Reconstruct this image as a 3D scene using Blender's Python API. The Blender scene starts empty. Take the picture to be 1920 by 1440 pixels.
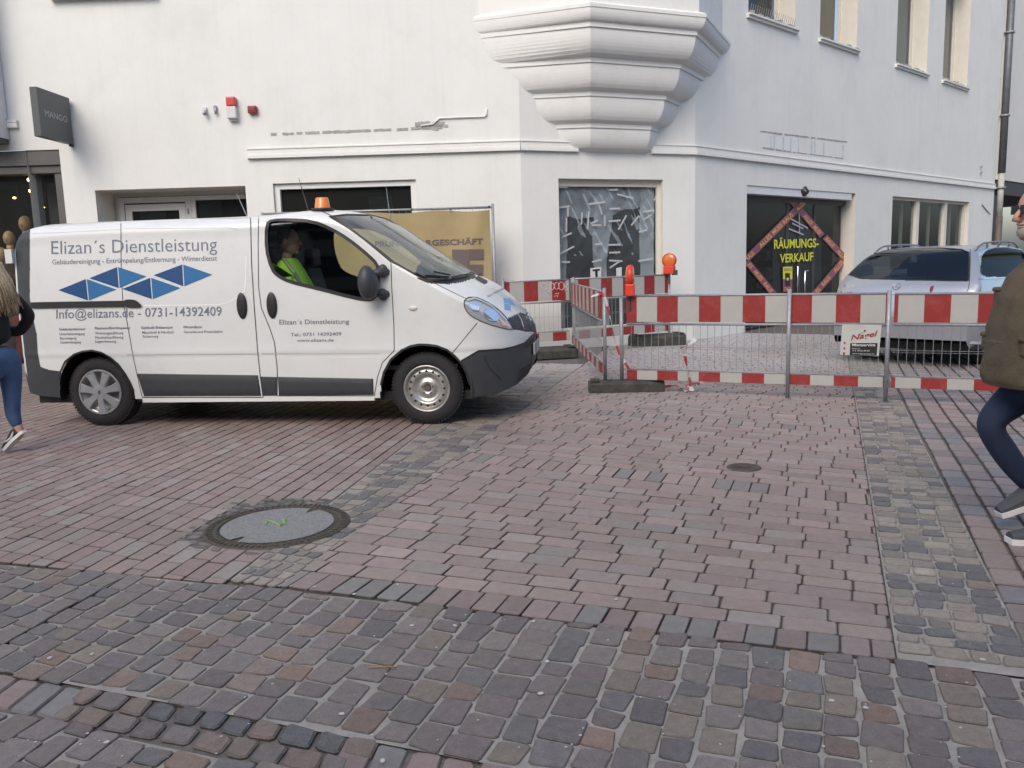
import bpy, bmesh, math, random
from mathutils import Vector, Matrix, noise
from mathutils.bvhtree import BVHTree
from mathutils.geometry import tessellate_polygon
random.seed(7)
C = bpy.context.scene.collection
R = math.radians
PI = math.pi
# ------------------------------------------------------------------ camera, sky, sun, exposure
FPX, PITCH, ROLL, CAMH = 1550.0, 0.1477, -0.0286, 1.45
fwd = Vector((0, math.cos(PITCH), -math.sin(PITCH)))
r0 = Vector((1, 0, 0)); u0 = r0.cross(fwd)
rgt = r0*math.cos(ROLL) + u0*math.sin(ROLL)
upv = -r0*math.sin(ROLL) + u0*math.cos(ROLL)
EYE = Vector((0, 0, CAMH))
cam_d = bpy.data.cameras.new('camera'); cam = bpy.data.objects.new('camera', cam_d); C.objects.link(cam)
cam_d.sensor_fit = 'HORIZONTAL'; cam_d.sensor_width = 36; cam_d.lens = FPX/1920*36
cam_d.clip_start = 0.05; cam_d.clip_end = 600
cam.matrix_world = Matrix(((rgt.x, upv.x, -fwd.x, EYE.x), (rgt.y, upv.y, -fwd.y, EYE.y), (rgt.z, upv.z, -fwd.z, EYE.z), (0, 0, 0, 1)))
bpy.context.scene.camera = cam
SUN_EL, SUN_AZ = R(42), R(202)          # azimuth clockwise from +Y: behind the camera, slightly left
world = bpy.data.worlds.new('World'); bpy.context.scene.world = world; world.use_nodes = True
wn = world.node_tree; wn.nodes.clear()
sky = wn.nodes.new('ShaderNodeTexSky'); sky.sky_type = 'NISHITA'; sky.sun_disc = False
sky.sun_elevation = SUN_EL; sky.sun_rotation = SUN_AZ; sky.dust_density = 3.0; sky.air_density = 1.0; sky.ozone_density = 1.0
bg = wn.nodes.new('ShaderNodeBackground'); bg.inputs[1].default_value = 0.15
wo = wn.nodes.new('ShaderNodeOutputWorld')
wn.links.new(sky.outputs[0], bg.inputs[0]); wn.links.new(bg.outputs[0], wo.inputs[0])
sd = bpy.data.lights.new('sun', 'SUN'); sd.energy = 0.60; sd.angle = R(35); sd.color = (1.0, 0.95, 0.87)
so = bpy.data.objects.new('sun', sd); C.objects.link(so)
sdir = Vector((math.sin(SUN_AZ)*math.cos(SUN_EL), math.cos(SUN_AZ)*math.cos(SUN_EL), math.sin(SUN_EL)))
so.rotation_euler = sdir.to_track_quat('Z', 'Y').to_euler(); so.location = (0, 0, 30)
vs_ = bpy.context.scene.view_settings
vs_.view_transform = 'Standard'; vs_.look = 'None'; vs_.gamma = 1; vs_.exposure = 0.70
try: vs_.use_curve_mapping = False
except Exception: pass
try: bpy.context.scene.cycles.use_denoising = True
except Exception: pass

# ------------------------------------------------------------------ measuring helpers
def ray(x, y): return fwd + rgt*((x-960)/FPX) - upv*((y-720)/FPX)
def gnd(x, y, z=0.0):
    d = ray(x, y); t = (z-CAMH)/d.z; return EYE + d*t
class Plane:        # upright plane through p with direction yaw: (s, z) coordinates; off > 0 is towards the street
    def __init__(s, p, yaw, off=0.0):
        s.t = Vector((math.cos(yaw), math.sin(yaw), 0)); s.n = Vector((math.sin(yaw), -math.cos(yaw), 0))
        s.p = Vector((p[0], p[1], 0)) + s.n*off; s.yaw = yaw
    def px(s, x, y, off=0.0):
        d = ray(x, y); p = s.p + s.n*off; t = (p-EYE).dot(s.n)/d.dot(s.n); q = EYE + d*t
        return (q-p).dot(s.t), q.z
    def at(s, a, z, off=0.0): return s.p + s.t*a + s.n*off + Vector((0, 0, z))
def to_px(p):
    q = p-EYE; z = q.dot(fwd); return 960+FPX*q.dot(rgt)/z, 720-FPX*q.dot(upv)/z
def inpoly(x, y, P):
    c = False; j = len(P)-1
    for i in range(len(P)):
        xi, yi = P[i]; xj, yj = P[j]
        if (yi > y) != (yj > y) and x < (xj-xi)*(y-yi)/(yj-yi)+xi: c = not c
        j = i
    return c
def lerp_tab(T, x):
    if x <= T[0][0]: return T[0][1]
    for (a, b), (c, d) in zip(T, T[1:]):
        if x <= c: return b+(d-b)*(x-a)/(c-a)
    return T[-1][1]
def smooth_tab(T, x):      # Catmull-Rom through a table
    if x <= T[0][0]: return T[0][1]
    if x >= T[-1][0]: return T[-1][1]
    for i in range(len(T)-1):
        if x <= T[i+1][0]:
            x0, y0 = T[i]; x1, y1 = T[i+1]; h = x1-x0; t = (x-x0)/h
            m0 = (y1-T[i-1][1])/(x1-T[i-1][0]) if i > 0 else (y1-y0)/h
            m1 = (T[i+2][1]-y0)/(T[i+2][0]-x0) if i+2 < len(T) else (y1-y0)/h
            return (2*t**3-3*t*t+1)*y0+(t**3-2*t*t+t)*h*m0+(-2*t**3+3*t*t)*y1+(t**3-t*t)*h*m1

# ------------------------------------------------------------------ materials
MATS = {}
def mat(name, col=(.5, .5, .5), rough=.6, metal=0, var=0.0, vscale=6, bump=0.0, bscale=60, dirt=None, emit=0, coat=0, attr=False, spec=None, backdark=False, fine=0.0, streak=0.0):
    if name in MATS: return MATS[name]
    m = bpy.data.materials.new(name); m.use_nodes = True; nt = m.node_tree; N = nt.nodes; L = nt.links
    b = N['Principled BSDF']; b.inputs['Roughness'].default_value = rough; b.inputs['Metallic'].default_value = metal
    if coat: b.inputs['Coat Weight'].default_value = coat; b.inputs['Coat Roughness'].default_value = .05
    if spec is not None: b.inputs['Specular IOR Level'].default_value = spec
    geo = N.new('ShaderNodeNewGeometry'); src = None
    rgb = N.new('ShaderNodeRGB'); rgb.outputs[0].default_value = (*col, 1); src = rgb.outputs[0]
    if attr:
        at = N.new('ShaderNodeAttribute'); at.attribute_name = 'tint'; src = at.outputs['Color']
    if var:
        nz = N.new('ShaderNodeTexNoise'); nz.inputs['Scale'].default_value = vscale; nz.inputs['Detail'].default_value = 6; nz.inputs['Roughness'].default_value = .65
        L.new(geo.outputs['Position'], nz.inputs['Vector'])
        mr = N.new('ShaderNodeMapRange'); mr.inputs[1].default_value = .3; mr.inputs[2].default_value = .7
        mr.inputs[3].default_value = 1-var; mr.inputs[4].default_value = 1+var
        L.new(nz.outputs['Fac'], mr.inputs[0])
        mx = N.new('ShaderNodeVectorMath'); mx.operation = 'SCALE'; L.new(src, mx.inputs[0]); L.new(mr.outputs[0], mx.inputs['Scale']); src = mx.outputs[0]
    if dirt:
        dcol, amt, sc = dirt
        nz = N.new('ShaderNodeTexNoise'); nz.inputs['Scale'].default_value = sc; nz.inputs['Detail'].default_value = 8; nz.inputs['Roughness'].default_value = .7
        L.new(geo.outputs['Position'], nz.inputs['Vector'])
        mr = N.new('ShaderNodeMapRange'); mr.inputs[1].default_value = .5; mr.inputs[2].default_value = .8; mr.inputs[3].default_value = 0; mr.inputs[4].default_value = amt
        L.new(nz.outputs['Fac'], mr.inputs[0])
        mx = N.new('ShaderNodeMix'); mx.data_type = 'RGBA'; L.new(mr.outputs[0], mx.inputs[0]); L.new(src, mx.inputs[6]); mx.inputs[7].default_value = (*dcol, 1); src = mx.outputs[2]
    if fine:
        nz = N.new('ShaderNodeTexNoise'); nz.inputs['Scale'].default_value = 260; nz.inputs['Detail'].default_value = 4; nz.inputs['Roughness'].default_value = .8; L.new(geo.outputs['Position'], nz.inputs['Vector'])
        mr = N.new('ShaderNodeMapRange'); mr.inputs[1].default_value = .35; mr.inputs[2].default_value = .68; mr.inputs[3].default_value = 1-fine; mr.inputs[4].default_value = 1+fine; L.new(nz.outputs['Fac'], mr.inputs[0])
        mx = N.new('ShaderNodeVectorMath'); mx.operation = 'SCALE'; L.new(src, mx.inputs[0]); L.new(mr.outputs[0], mx.inputs['Scale']); src = mx.outputs[0]
    if streak:
        mp = N.new('ShaderNodeMapping'); mp.inputs['Scale'].default_value = (3.2, 3.2, .16); L.new(geo.outputs['Position'], mp.inputs['Vector'])
        nz = N.new('ShaderNodeTexNoise'); nz.inputs['Scale'].default_value = 2.0; nz.inputs['Detail'].default_value = 7; nz.inputs['Roughness'].default_value = .7; L.new(mp.outputs[0], nz.inputs['Vector'])
        mr = N.new('ShaderNodeMapRange'); mr.inputs[1].default_value = .48; mr.inputs[2].default_value = .75; mr.inputs[3].default_value = 1; mr.inputs[4].default_value = 1-streak*1.6; L.new(nz.outputs['Fac'], mr.inputs[0])
        mx = N.new('ShaderNodeVectorMath'); mx.operation = 'SCALE'; L.new(src, mx.inputs[0]); L.new(mr.outputs[0], mx.inputs['Scale']); src = mx.outputs[0]
    if backdark:
        mx = N.new('ShaderNodeMix'); mx.data_type = 'RGBA'; L.new(geo.outputs['Backfacing'], mx.inputs[0]); L.new(src, mx.inputs[6]); mx.inputs[7].default_value = (.02, .02, .022, 1); src = mx.outputs[2]
    L.new(src, b.inputs['Base Color'])
    if emit:
        b.inputs['Emission Color'].default_value = (*col, 1); b.inputs['Emission Strength'].default_value = emit
    if bump:
        nb = N.new('ShaderNodeTexNoise'); nb.inputs['Scale'].default_value = bscale; nb.inputs['Detail'].default_value = 5
        L.new(geo.outputs['Position'], nb.inputs['Vector'])
        bm_ = N.new('ShaderNodeBump'); bm_.inputs['Strength'].default_value = bump; bm_.inputs['Distance'].default_value = .01
        L.new(nb.outputs['Fac'], bm_.inputs['Height']); L.new(bm_.outputs[0], b.inputs['Normal'])
    MATS[name] = m; return m
def glass(name, tint=(.8, .85, .85), refl=.12, dirty=0.0, ior=1.5):
    if name in MATS: return MATS[name]
    m = bpy.data.materials.new(name); m.use_nodes = True; nt = m.node_tree; N = nt.nodes; L = nt.links; N.clear()
    out = N.new('ShaderNodeOutputMaterial'); tr = N.new('ShaderNodeBsdfTransparent'); tr.inputs[0].default_value = (*tint, 1)
    gl = N.new('ShaderNodeBsdfGlossy'); gl.inputs['Roughness'].default_value = .02; gl.inputs['Color'].default_value = (.75, .8, .85, 1)
    fr = N.new('ShaderNodeFresnel'); fr.inputs['IOR'].default_value = ior
    ad = N.new('ShaderNodeMath'); ad.operation = 'ADD'; ad.inputs[1].default_value = refl; ad.use_clamp = True; L.new(fr.outputs[0], ad.inputs[0])
    gg = N.new('ShaderNodeNewGeometry'); iv = N.new('ShaderNodeMath'); iv.operation = 'SUBTRACT'; iv.inputs[0].default_value = 1.0; L.new(gg.outputs['Backfacing'], iv.inputs[1])
    ml = N.new('ShaderNodeMath'); ml.operation = 'MULTIPLY'; L.new(ad.outputs[0], ml.inputs[0]); L.new(iv.outputs[0], ml.inputs[1]); ad = ml
    mx = N.new('ShaderNodeMixShader'); L.new(ad.outputs[0], mx.inputs[0]); L.new(tr.outputs[0], mx.inputs[1]); L.new(gl.outputs[0], mx.inputs[2])
    res = mx.outputs[0]
    if dirty:
        df = N.new('ShaderNodeBsdfDiffuse'); df.inputs[0].default_value = (.5, .52, .5, 1)
        m2 = N.new('ShaderNodeMixShader'); m2.inputs[0].default_value = dirty; L.new(res, m2.inputs[1]); L.new(df.outputs[0], m2.inputs[2]); res = m2.outputs[0]
    L.new(res, out.inputs[0]); MATS[name] = m; return m

M_plaster = mat('white_plaster', (.70, .705, .675), .9, var=.035, vscale=.9, bump=.25, bscale=45, dirt=((.50, .49, .46), .3, 1.3), streak=.028)
M_trim = mat('white_trim_paint', (.72, .72, .69), .8, var=.03, vscale=3, bump=.08, bscale=80, dirt=((.46, .44, .40), .45, 3))
M_reveal = mat('cream_reveal', (.66, .63, .56), .85, var=.04)
M_whiteframe = mat('white_frame', (.72, .72, .70), .45, var=.03)
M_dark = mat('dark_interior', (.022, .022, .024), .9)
M_dark2 = mat('dark_frame', (.05, .052, .055), .5, var=.1)
M_scar = mat('bare_plaster_scar', (.36, .355, .335), .95, var=.25, vscale=14, bump=.8, bscale=60, dirt=((.25, .24, .22), .7, 12))
M_galv = mat('galvanised_steel', (.30, .31, .325), .5, .35, var=.15, vscale=25)
M_red = mat('signal_red', (.25, .026, .024), .45, var=.08, vscale=9, dirt=((.4, .2, .18), .25, 9))
M_wht = mat('reflective_white', (.385, .38, .36), .5, var=.05, vscale=7, dirt=((.45, .44, .40), .35, 8))
M_rubber = mat('recycled_rubber', (.045, .045, .04), .85, var=.35, vscale=16, bump=.6, bscale=70, dirt=((.14, .13, .11), .6, 9))
M_paint = mat('white_van_paint', (.68, .695, .685), .30, coat=.5, backdark=True, dirt=((.44, .42, .37), .25, 3.5))
M_gap = mat('panel_gap', (.06, .06, .06), .8)
M_plastic = mat('grey_black_plastic', (.042, .045, .050), .5, var=.12, vscale=10, bump=.1, bscale=300, backdark=True)
M_black = mat('black_rubber_trim', (.015, .015, .016), .5)
M_tyre = mat('tyre_rubber', (.017, .017, .018), .8, var=.25, vscale=20, bump=.3, bscale=120)
M_steel = mat('rim_steel', (.50, .49, .47), .33, .7, var=.15, vscale=12, dirt=((.22, .15, .10), .5, 16))
M_hub = mat('hubcap_silver', (.40, .41, .42), .38, .55, var=.08, vscale=20)
M_vint = mat('van_interior_cloth', (.035, .037, .04), .85)
M_hivis = mat('hivis_yellow', (.34, .66, .05), .7, var=.1, vscale=18)
M_print = mat('grey_blue_print', (.16, .18, .23), .5)
M_print2 = mat('light_grey_print', (.17, .18, .22), .5)
M_blueD = mat('dark_blue_foil', (.022, .075, .20), .35)
M_blueM = mat('mid_blue_foil', (.035, .15, .34), .35)
M_chrome = mat('chrome', (.75, .76, .78), .12, 1)
M_silver = mat('silver_car_paint', (.40, .42, .45), .28, .55, coat=.8, backdark=True)
M_amber = mat('amber_lens', (.85, .22, .03), .25, coat=.5)
M_glassV = glass('van_glass', (.85, .9, .87), .01)
M_glassW = glass('windscreen_glass', (.80, .88, .82), .05, .16)
M_glassD = glass('dark_window_glass', (.35, .38, .40), .01, .05)
M_glassC = glass('car_rear_glass', (.18, .22, .26), .03)
M_glassQ = glass('car_side_glass', (.25, .28, .29), -.02, 0, 1.12)
M_glassS = glass('shop_glass', (.85, .87, .87), -.01, .02, 1.38)

# ------------------------------------------------------------------ mesh helpers
class MB:
    def __init__(s): s.v = []; s.f = []; s.m = []; s.c = []
    def face(s, pts, m=0):
        n = len(s.v); s.v += [Vector(p) for p in pts]; s.f.append(tuple(range(n, n+len(pts)))); s.m.append(m)
    def poly(s, V, F, m=0):
        n = len(s.v); s.v += [Vector(p) for p in V]; s.f += [tuple(n+i for i in f) for f in F]; s.m += [m]*len(F)
    def box(s, o, ex, ey, ez, m=0):     # o = centre, ex/ey/ez half-axis vectors
        o = Vector(o); ex = Vector(ex); ey = Vector(ey); ez = Vector(ez)
        V = [o+ex*a+ey*b+ez*c for a in (-1, 1) for b in (-1, 1) for c in (-1, 1)]
        F = [(0, 1, 3, 2), (4, 6, 7, 5), (0, 4, 5, 1), (2, 3, 7, 6), (0, 2, 6, 4), (1, 5, 7, 3)]
        if ex.cross(ey).dot(ez) < 0: F = [tuple(reversed(f)) for f in F]
        s.poly(V, F, m)
    def aabb(s, x0, x1, y0, y1, z0, z1, m=0): s.box(((x0+x1)/2, (y0+y1)/2, (z0+z1)/2), ((x1-x0)/2, 0, 0), (0, (y1-y0)/2, 0), (0, 0, (z1-z0)/2), m)
    def pbox(s, P, s0, s1, z0, z1, o0, o1, m=0):   # box on an upright plane, off from o0 to o1
        s.box(P.at((s0+s1)/2, (z0+z1)/2, (o0+o1)/2), P.t*((s1-s0)/2), P.n*((o1-o0)/2), Vector((0, 0, (z1-z0)/2)), m)
    def tube(s, pts, r, n=8, m=0, cap=True):
        pts = [Vector(p) for p in pts]; rr = r if isinstance(r, (list, tuple)) else [r]*len(pts); base = len(s.v); up = None
        for i, p in enumerate(pts):
            d = (pts[min(i+1, len(pts)-1)]-pts[max(i-1, 0)]).normalized()
            if up is None: up = d.orthogonal().normalized()
            up = (up-d*up.dot(d)); up = up.normalized() if up.length > 1e-6 else d.orthogonal().normalized()
            w = d.cross(up)
            s.v += [p+(up*math.cos(2*PI*k/n)+w*math.sin(2*PI*k/n))*rr[i] for k in range(n)]
        for i in range(len(pts)-1):
            for k in range(n):
                a = base+i*n+k; b = base+i*n+(k+1) % n; s.f.append((a, b, b+n, a+n)); s.m.append(m)
        if cap:
            s.f.append(tuple(base+k for k in reversed(range(n)))); s.m.append(m)
            e = base+(len(pts)-1)*n; s.f.append(tuple(e+k for k in range(n))); s.m.append(m)
    def lathe(s, o, ax, prof, n=48, m=0, closed=False):   # prof: (radius, along axis)
        o = Vector(o); ax = Vector(ax).normalized(); u = ax.orthogonal().normalized(); w = ax.cross(u); base = len(s.v)
        for (r, h) in prof: s.v += [o+ax*h+(u*math.cos(2*PI*k/n)+w*math.sin(2*PI*k/n))*r for k in range(n)]
        for i in range(len(prof)-1):
            for k in range(n):
                a = base+i*n+k; b = base+i*n+(k+1) % n; s.f.append((a, b, b+n, a+n)); s.m.append(m)
    def ball(s, o, rx, ry, rz, n=14, m=0, frame=None):
        o = Vector(o); X, Y, Z = frame or (Vector((1, 0, 0)), Vector((0, 1, 0)), Vector((0, 0, 1)))
        base = len(s.v); h = n//2
        for i in range(h+1):
            a = PI*i/h
            for k in range(n):
                b = 2*PI*k/n; s.v.append(o+X*(rx*math.sin(a)*math.cos(b))+Y*(ry*math.sin(a)*math.sin(b))+Z*(rz*math.cos(a)))
        for i in range(h):
            for k in range(n):
                a = base+i*n+k; b = base+i*n+(k+1) % n; s.f.append((a, a+n, b+n, b)); s.m.append(m)
    def build(s, name, mats, parent=None, smooth=False, loc=None, tints=None, bev=0):
        if not isinstance(mats, (list, tuple)): mats = [mats]
        me = bpy.data.meshes.new(name); off = Vector(loc) if loc is not None else Vector((0, 0, 0))
        me.from_pydata([tuple(v-off) for v in s.v], [], s.f)
        for m in mats: me.materials.append(m)
        me.polygons.foreach_set('material_index', s.m)
        if smooth: me.polygons.foreach_set('use_smooth', [True]*len(s.f))
        if tints is not None:
            ca = me.color_attributes.new('tint', 'FLOAT_COLOR', 'CORNER'); buf = []
            for f, c in zip(s.f, tints): buf += [c[0], c[1], c[2], 1.0]*len(f)
            ca.data.foreach_set('color', buf)
        me.update(); o = bpy.data.objects.new(name, me); C.objects.link(o); o.location = off
        if parent is not None: o.parent = parent
        if bev:
            b = o.modifiers.new('edge', 'BEVEL'); b.width = bev; b.segments = 2; b.limit_method = 'ANGLE'
            w = o.modifiers.new('n', 'WEIGHTED_NORMAL') if False else None
        return o
def tag(o, label=None, cat=None, group=None, kind=None):
    if label: o['label'] = label
    if cat: o['category'] = cat
    if group: o['group'] = group
    if kind: o['kind'] = kind
    return o
def thing(name, label, cat, loc=(0, 0, 0), rz=0.0, group=None):
    o = bpy.data.objects.new(name, None); C.objects.link(o); o.location = loc; o.rotation_euler = (0, 0, rz); o.empty_display_size = .1
    return tag(o, label, cat, group)
def adopt(o, root):     # parent a mesh built in world coordinates to a placed Empty without moving it
    o.parent = root; bpy.context.view_layer.update() if False else None
    o.matrix_parent_inverse = (Matrix.Translation(root.location) @ root.rotation_euler.to_matrix().to_4x4()).inverted(); return o
def text_mesh(txt, size, bold=0.0, align='LEFT', sx=1.0, shear=0.0):   # verts (x,y) and faces of flat lettering; baseline y=0
    cu = bpy.data.curves.new('t', 'FONT'); cu.body = txt; cu.size = size; cu.align_x = align; cu.offset = bold*size; cu.fill_mode = 'FRONT'; cu.resolution_u = 3; cu.shear = shear
    o = bpy.data.objects.new('t', cu); C.objects.link(o)
    dg = bpy.context.evaluated_depsgraph_get(); me = bpy.data.meshes.new_from_object(o.evaluated_get(dg))
    V = [(v.co.x*sx, v.co.y) for v in me.vertices]; F = [tuple(p.vertices) for p in me.polygons]
    bpy.data.objects.remove(o); bpy.data.curves.remove(cu); bpy.data.meshes.remove(me)
    return V, F
def fit_text(txt, x0, x1, h, bold=0.0, shear=0.0):    # lettering scaled to span x0..x1 with capital height h
    V, F = text_mesh(txt, 1.0, bold, shear=shear); a = min(v[0] for v in V); b = max(v[0] for v in V)
    caps, _ = text_mesh('H', 1.0, bold); ch = max(v[1] for v in caps)
    return [((v[0]-a)/(b-a)*(x1-x0)+x0, v[1]/ch*h) for v in V], F
# ------------------------------------------------------------------ THE GROUND: street coordinates (a across, b along the street)
TS = 1.2025
AX = Vector((math.sin(TS), -math.cos(TS), 0)); SX = Vector((math.cos(TS), math.sin(TS), 0))
def W(a, b, z=0.0): return AX*a + SX*b + Vector((0, 0, z))
def AB(p): return p.dot(AX), p.dot(SX)
M_bed = mat('sandy_joint_bed', (.13, .11, .10), .95, var=.3, vscale=20, bump=.5, bscale=120)
M_grout = mat('pale_grout', (.30, .278, .25), .95, var=.2, vscale=8, bump=.4, bscale=150, dirt=((.14, .13, .12), .6, 5))
M_stone = mat('paving_stone', (.2, .18, .18), .62, attr=True, fine=.28, var=.20, vscale=28, bump=.35, bscale=90, dirt=((.25, .235, .225), .4, 30))
M_brick = mat('clinker_brick', (.2, .15, .15), .55, attr=True, fine=.16, var=.13, vscale=22, bump=.22, bscale=110, dirt=((.29, .255, .24), .45, 7))
g_ = MB(); g_.face([(-90, -30, -.016), (90, -30, -.016), (90, 150, -.016), (-90, 150, -.016)])
tag(g_.build('ground', M_bed), kind='structure')
MH = gnd(521, 985); MH.z = 0; MHa, MHb = AB(MH); MHR = .405
CAP = gnd(1395, 877); CAPa, CAPb = AB(CAP)
Mreg = [AB(gnd(x, y)) for x, y in ((296, 1023), (445, 934), (655, 934), (575, 1040), (425, 1040))]
Min = [(sum(p[0] for p in Mreg)/5+(q[0]-sum(p[0] for p in Mreg)/5)*.90, sum(p[1] for p in Mreg)/5+(q[1]-sum(p[1] for p in Mreg)/5)*.90) for q in Mreg]
def clip(P, cs):      # convex clip by half planes (nx, ny, c): keep nx*a+ny*b <= c
    for nx, ny, c in cs:
        Q = []
        for i in range(len(P)):
            p, q = P[i], P[(i+1) % len(P)]; dp = nx*p[0]+ny*p[1]-c; dq = nx*q[0]+ny*q[1]-c
            if dp <= 0: Q.append(p)
            if dp*dq < 0: t = dp/(dp-dq); Q.append((p[0]+(q[0]-p[0])*t, p[1]+(q[1]-p[1])*t))
        P = Q
        if len(P) < 3: return []
    return P
def half(p, q):       # half plane left of p->q
    nx, ny = (q[1]-p[1]), -(q[0]-p[0]); return (nx, ny, nx*p[0]+ny*p[1])
def area(P): return abs(sum(P[i][0]*P[(i+1) % len(P)][1]-P[(i+1) % len(P)][0]*P[i][1] for i in range(len(P))))/2
def shrink(P, d, cx=None):
    if area(P) < 1e-5: return P
    c = (sum(p[0] for p in P)/len(P), sum(p[1] for p in P)/len(P)); Q = []
    for p in P:
        v = (p[0]-c[0], p[1]-c[1]); l = math.hypot(*v) or 1; k = max(.2, 1-d*1.35/l); Q.append((c[0]+v[0]*k, c[1]+v[1]*k))
    return Q
def rounded(P, r, jit=0.0):     # cut corners: every corner becomes two points
    Q = []
    n = len(P)
    for i in range(n):
        p, a, b = P[i], P[i-1], P[(i+1) % n]
        for q in (a, b):
            l = math.hypot(q[0]-p[0], q[1]-p[1]) or 1; k = min(.4, r*random.uniform(.6, 1.4)/l)
            Q.append((p[0]+(q[0]-p[0])*k+random.uniform(-jit, jit), p[1]+(q[1]-p[1])*k+random.uniform(-jit, jit)))
    return Q
class Field:
    def __init__(s, struct_name, piece, material, bev, zr=.0018, zb=0.0): s.n = struct_name; s.piece = piece; s.m = material; s.P = []; s.bev = bev; s.zr = zr; s.zb = zb
    def add(s, P, tint, z=None):
        if area(P) < (.0006 if s.piece == 'sett' else .0012): return
        c = (sum(p[0] for p in P)/len(P), sum(p[1] for p in P)/len(P))
        if math.hypot(c[0]-MHa, c[1]-MHb) < MHR-.02 or math.hypot(c[0]-CAPa, c[1]-CAPb) < .05: return
        w = W(*c); d = w-EYE
        if d.dot(fwd) < .5: return
        x, y = to_px(w)
        if not (-150 < x < 2070 and -50 < y < 1560): return
        s.P.append((-(area(P)*CAMH/d.length**3), P, c, tint, s.zb+random.uniform(-s.zr, s.zr)))
    def mesh(s, mb, tints, rec):
        _, P, c, t, z = rec; n = len(P)
        if area(P) > 0 and sum(P[i][0]*P[(i+1) % n][1]-P[(i+1) % n][0]*P[i][1] for i in range(n)) < 0: P = P[::-1]
        I = shrink(P, s.bev); tx, ty = random.gauss(0, .006), random.gauss(0, .006)
        V = [W(a, b, z+(a-c[0])*tx+(b-c[1])*ty) for a, b in I]+[W(a, b, z-s.bev*.75) for a, b in P]+[W(a, b, -.02) for a, b in P]+[W(c[0], c[1], z+s.bev*.12)]
        # AX x SX = +Z so (a, b) order keeps its winding
        F = [(i, (i+1) % n, 3*n) for i in range(n)]+[((i+n), (i+1) % n+n, (i+1) % n, i) for i in range(n)]+[(i+2*n, (i+1) % n+2*n, (i+1) % n+n, i+n) for i in range(n)]
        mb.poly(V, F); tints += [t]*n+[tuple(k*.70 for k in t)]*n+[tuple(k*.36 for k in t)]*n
    def finish(s, sheet=None, sheet_mat=None):
        if sheet: b = MB(); b.face([W(a, b_, sheet[1]) for a, b_ in sheet[0]]); root = b.build(s.n, sheet_mat)
        else: root = bpy.data.objects.new(s.n, None); C.objects.link(root)
        tag(root, kind='structure'); s.P.sort(key=lambda r: r[0])
        for rec in s.P[:298]:
            mb = MB(); tn = []; s.mesh(mb, tn, rec); mb.build(s.piece, s.m, root, loc=W(*rec[2]), tints=tn)
        rest = s.P[298:]
        if rest:
            mb = MB(); tn = []
            for rec in rest: s.mesh(mb, tn, rec)
            tag(mb.build(s.piece+'s', s.m, root, tints=tn), kind='stuff')
def dust(a, b):
    w = W(a, b); k = 0.0
    k += .9*max(0, min(1, (w.y-9.0)/2.2))*(0.7+.5*noise.noise(w*.9+Vector((3, 0, 0)))) if w.x > -1 else 0
    k += .35*max(0, 1-((w-Vector((1.5, 8.3, 0))).length/1.6))*(.6+.6*noise.noise(w*3))
    return max(0, min(.8, k))
def tintf(base, a, b, v=.1, odd=None):
    k = 1+random.gauss(0, v); c = [x*k*(1+random.gauss(0, .012)) for x in base]
    if odd and random.random() < odd[1]: kk = 1+random.gauss(0, .07); c = [x*kk for x in odd[0]]
    n = noise.noise(W(a, b)*.55+Vector((9, 2, 5))); c = [x*(1+.16*n) for x in c]
    d = dust(a, b); return tuple(max(.015, x*(1-d)*g+y*d) for x, y, g in zip(c, (.42, .415, .42), (1.16, 1.09, 1.03)))
BR = (.235, .194, .184); BRG = (.226, .206, .197)
LL = ((-2.60, 2.90), (-3.35, 6.60)); LR = ((-2.33, 2.97), (-2.80, 7.50))
edge = lambda a: 2.842+(a+3.887)*.0800 if a < -2 else 2.993+(a+2)*.0529 if a < -.884 else 3.052+(a+.884)*.0203
# middle field: rows across the street with soldier courses
fc = Field('brick_pavement', 'brick', M_brick, .0036, .0013)
kt = [(3.0, .03), (5.2, -.155), (7.1, -.19), (20, -.19)]
def warp(a, t): return (a, t+lerp_tab(kt, t)*(a-.25)+(0 if t > 3.3 else 0))
csC = [half(LR[1], LR[0]), (1, 0, .258), half((-3, edge(-3)+.004), (.25, 3.079))]
csC = [half(LR[0], (LR[1][0]*1, LR[1][1]))]
csC = [tuple(-k for k in half(*LR)) if False else half(*LR)]
def side(cs, a, b): return all(nx*a+ny*b <= c for nx, ny, c in cs)
if not side(csC, 0, 4): csC = [tuple(-k for k in csC[0])]
csC.append((1, 0, .256))
h_ = half((-3.5, 2.905), (.25, 3.079)); h_ = h_ if side([h_], 0, 4) else tuple(-k for k in h_); csC.append(h_)
t = 3.085; odd = False
def row(f, t0, t1, L0, gap, cs, warpf, base, a0, a1, soldier=False, tv=.09, oddc=None):
    a = a0-random.uniform(0, L0)
    while a < a1:
        L = L0*random.uniform(.97, 1.03); g = gap*random.uniform(.5, 1.7)
        P = [(a+g/2, t0+.0034), (a+L-g/2, t0+.0034), (a+L-g/2, t1-.0034), (a+g/2, t1-.0034)]
        P = [(x+random.gauss(0, .0012), y+random.gauss(0, .0012)) for x, y in P]
        P = clip([warpf(*p) for p in P], cs)
        if len(P) >= 3:
            P = rounded(P, .008) if len(P) == 4 else P
            cx = sum(p[0] for p in P)/len(P); cy = sum(p[1] for p in P)/len(P)
            if not (f is not fc and False): f.add(P, tintf(base, cx, cy, tv, oddc))
        a += L
sold = [(3.06, 3.225), (5.03, 5.26), (7.02, 7.22)]
t = 3.06
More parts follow.
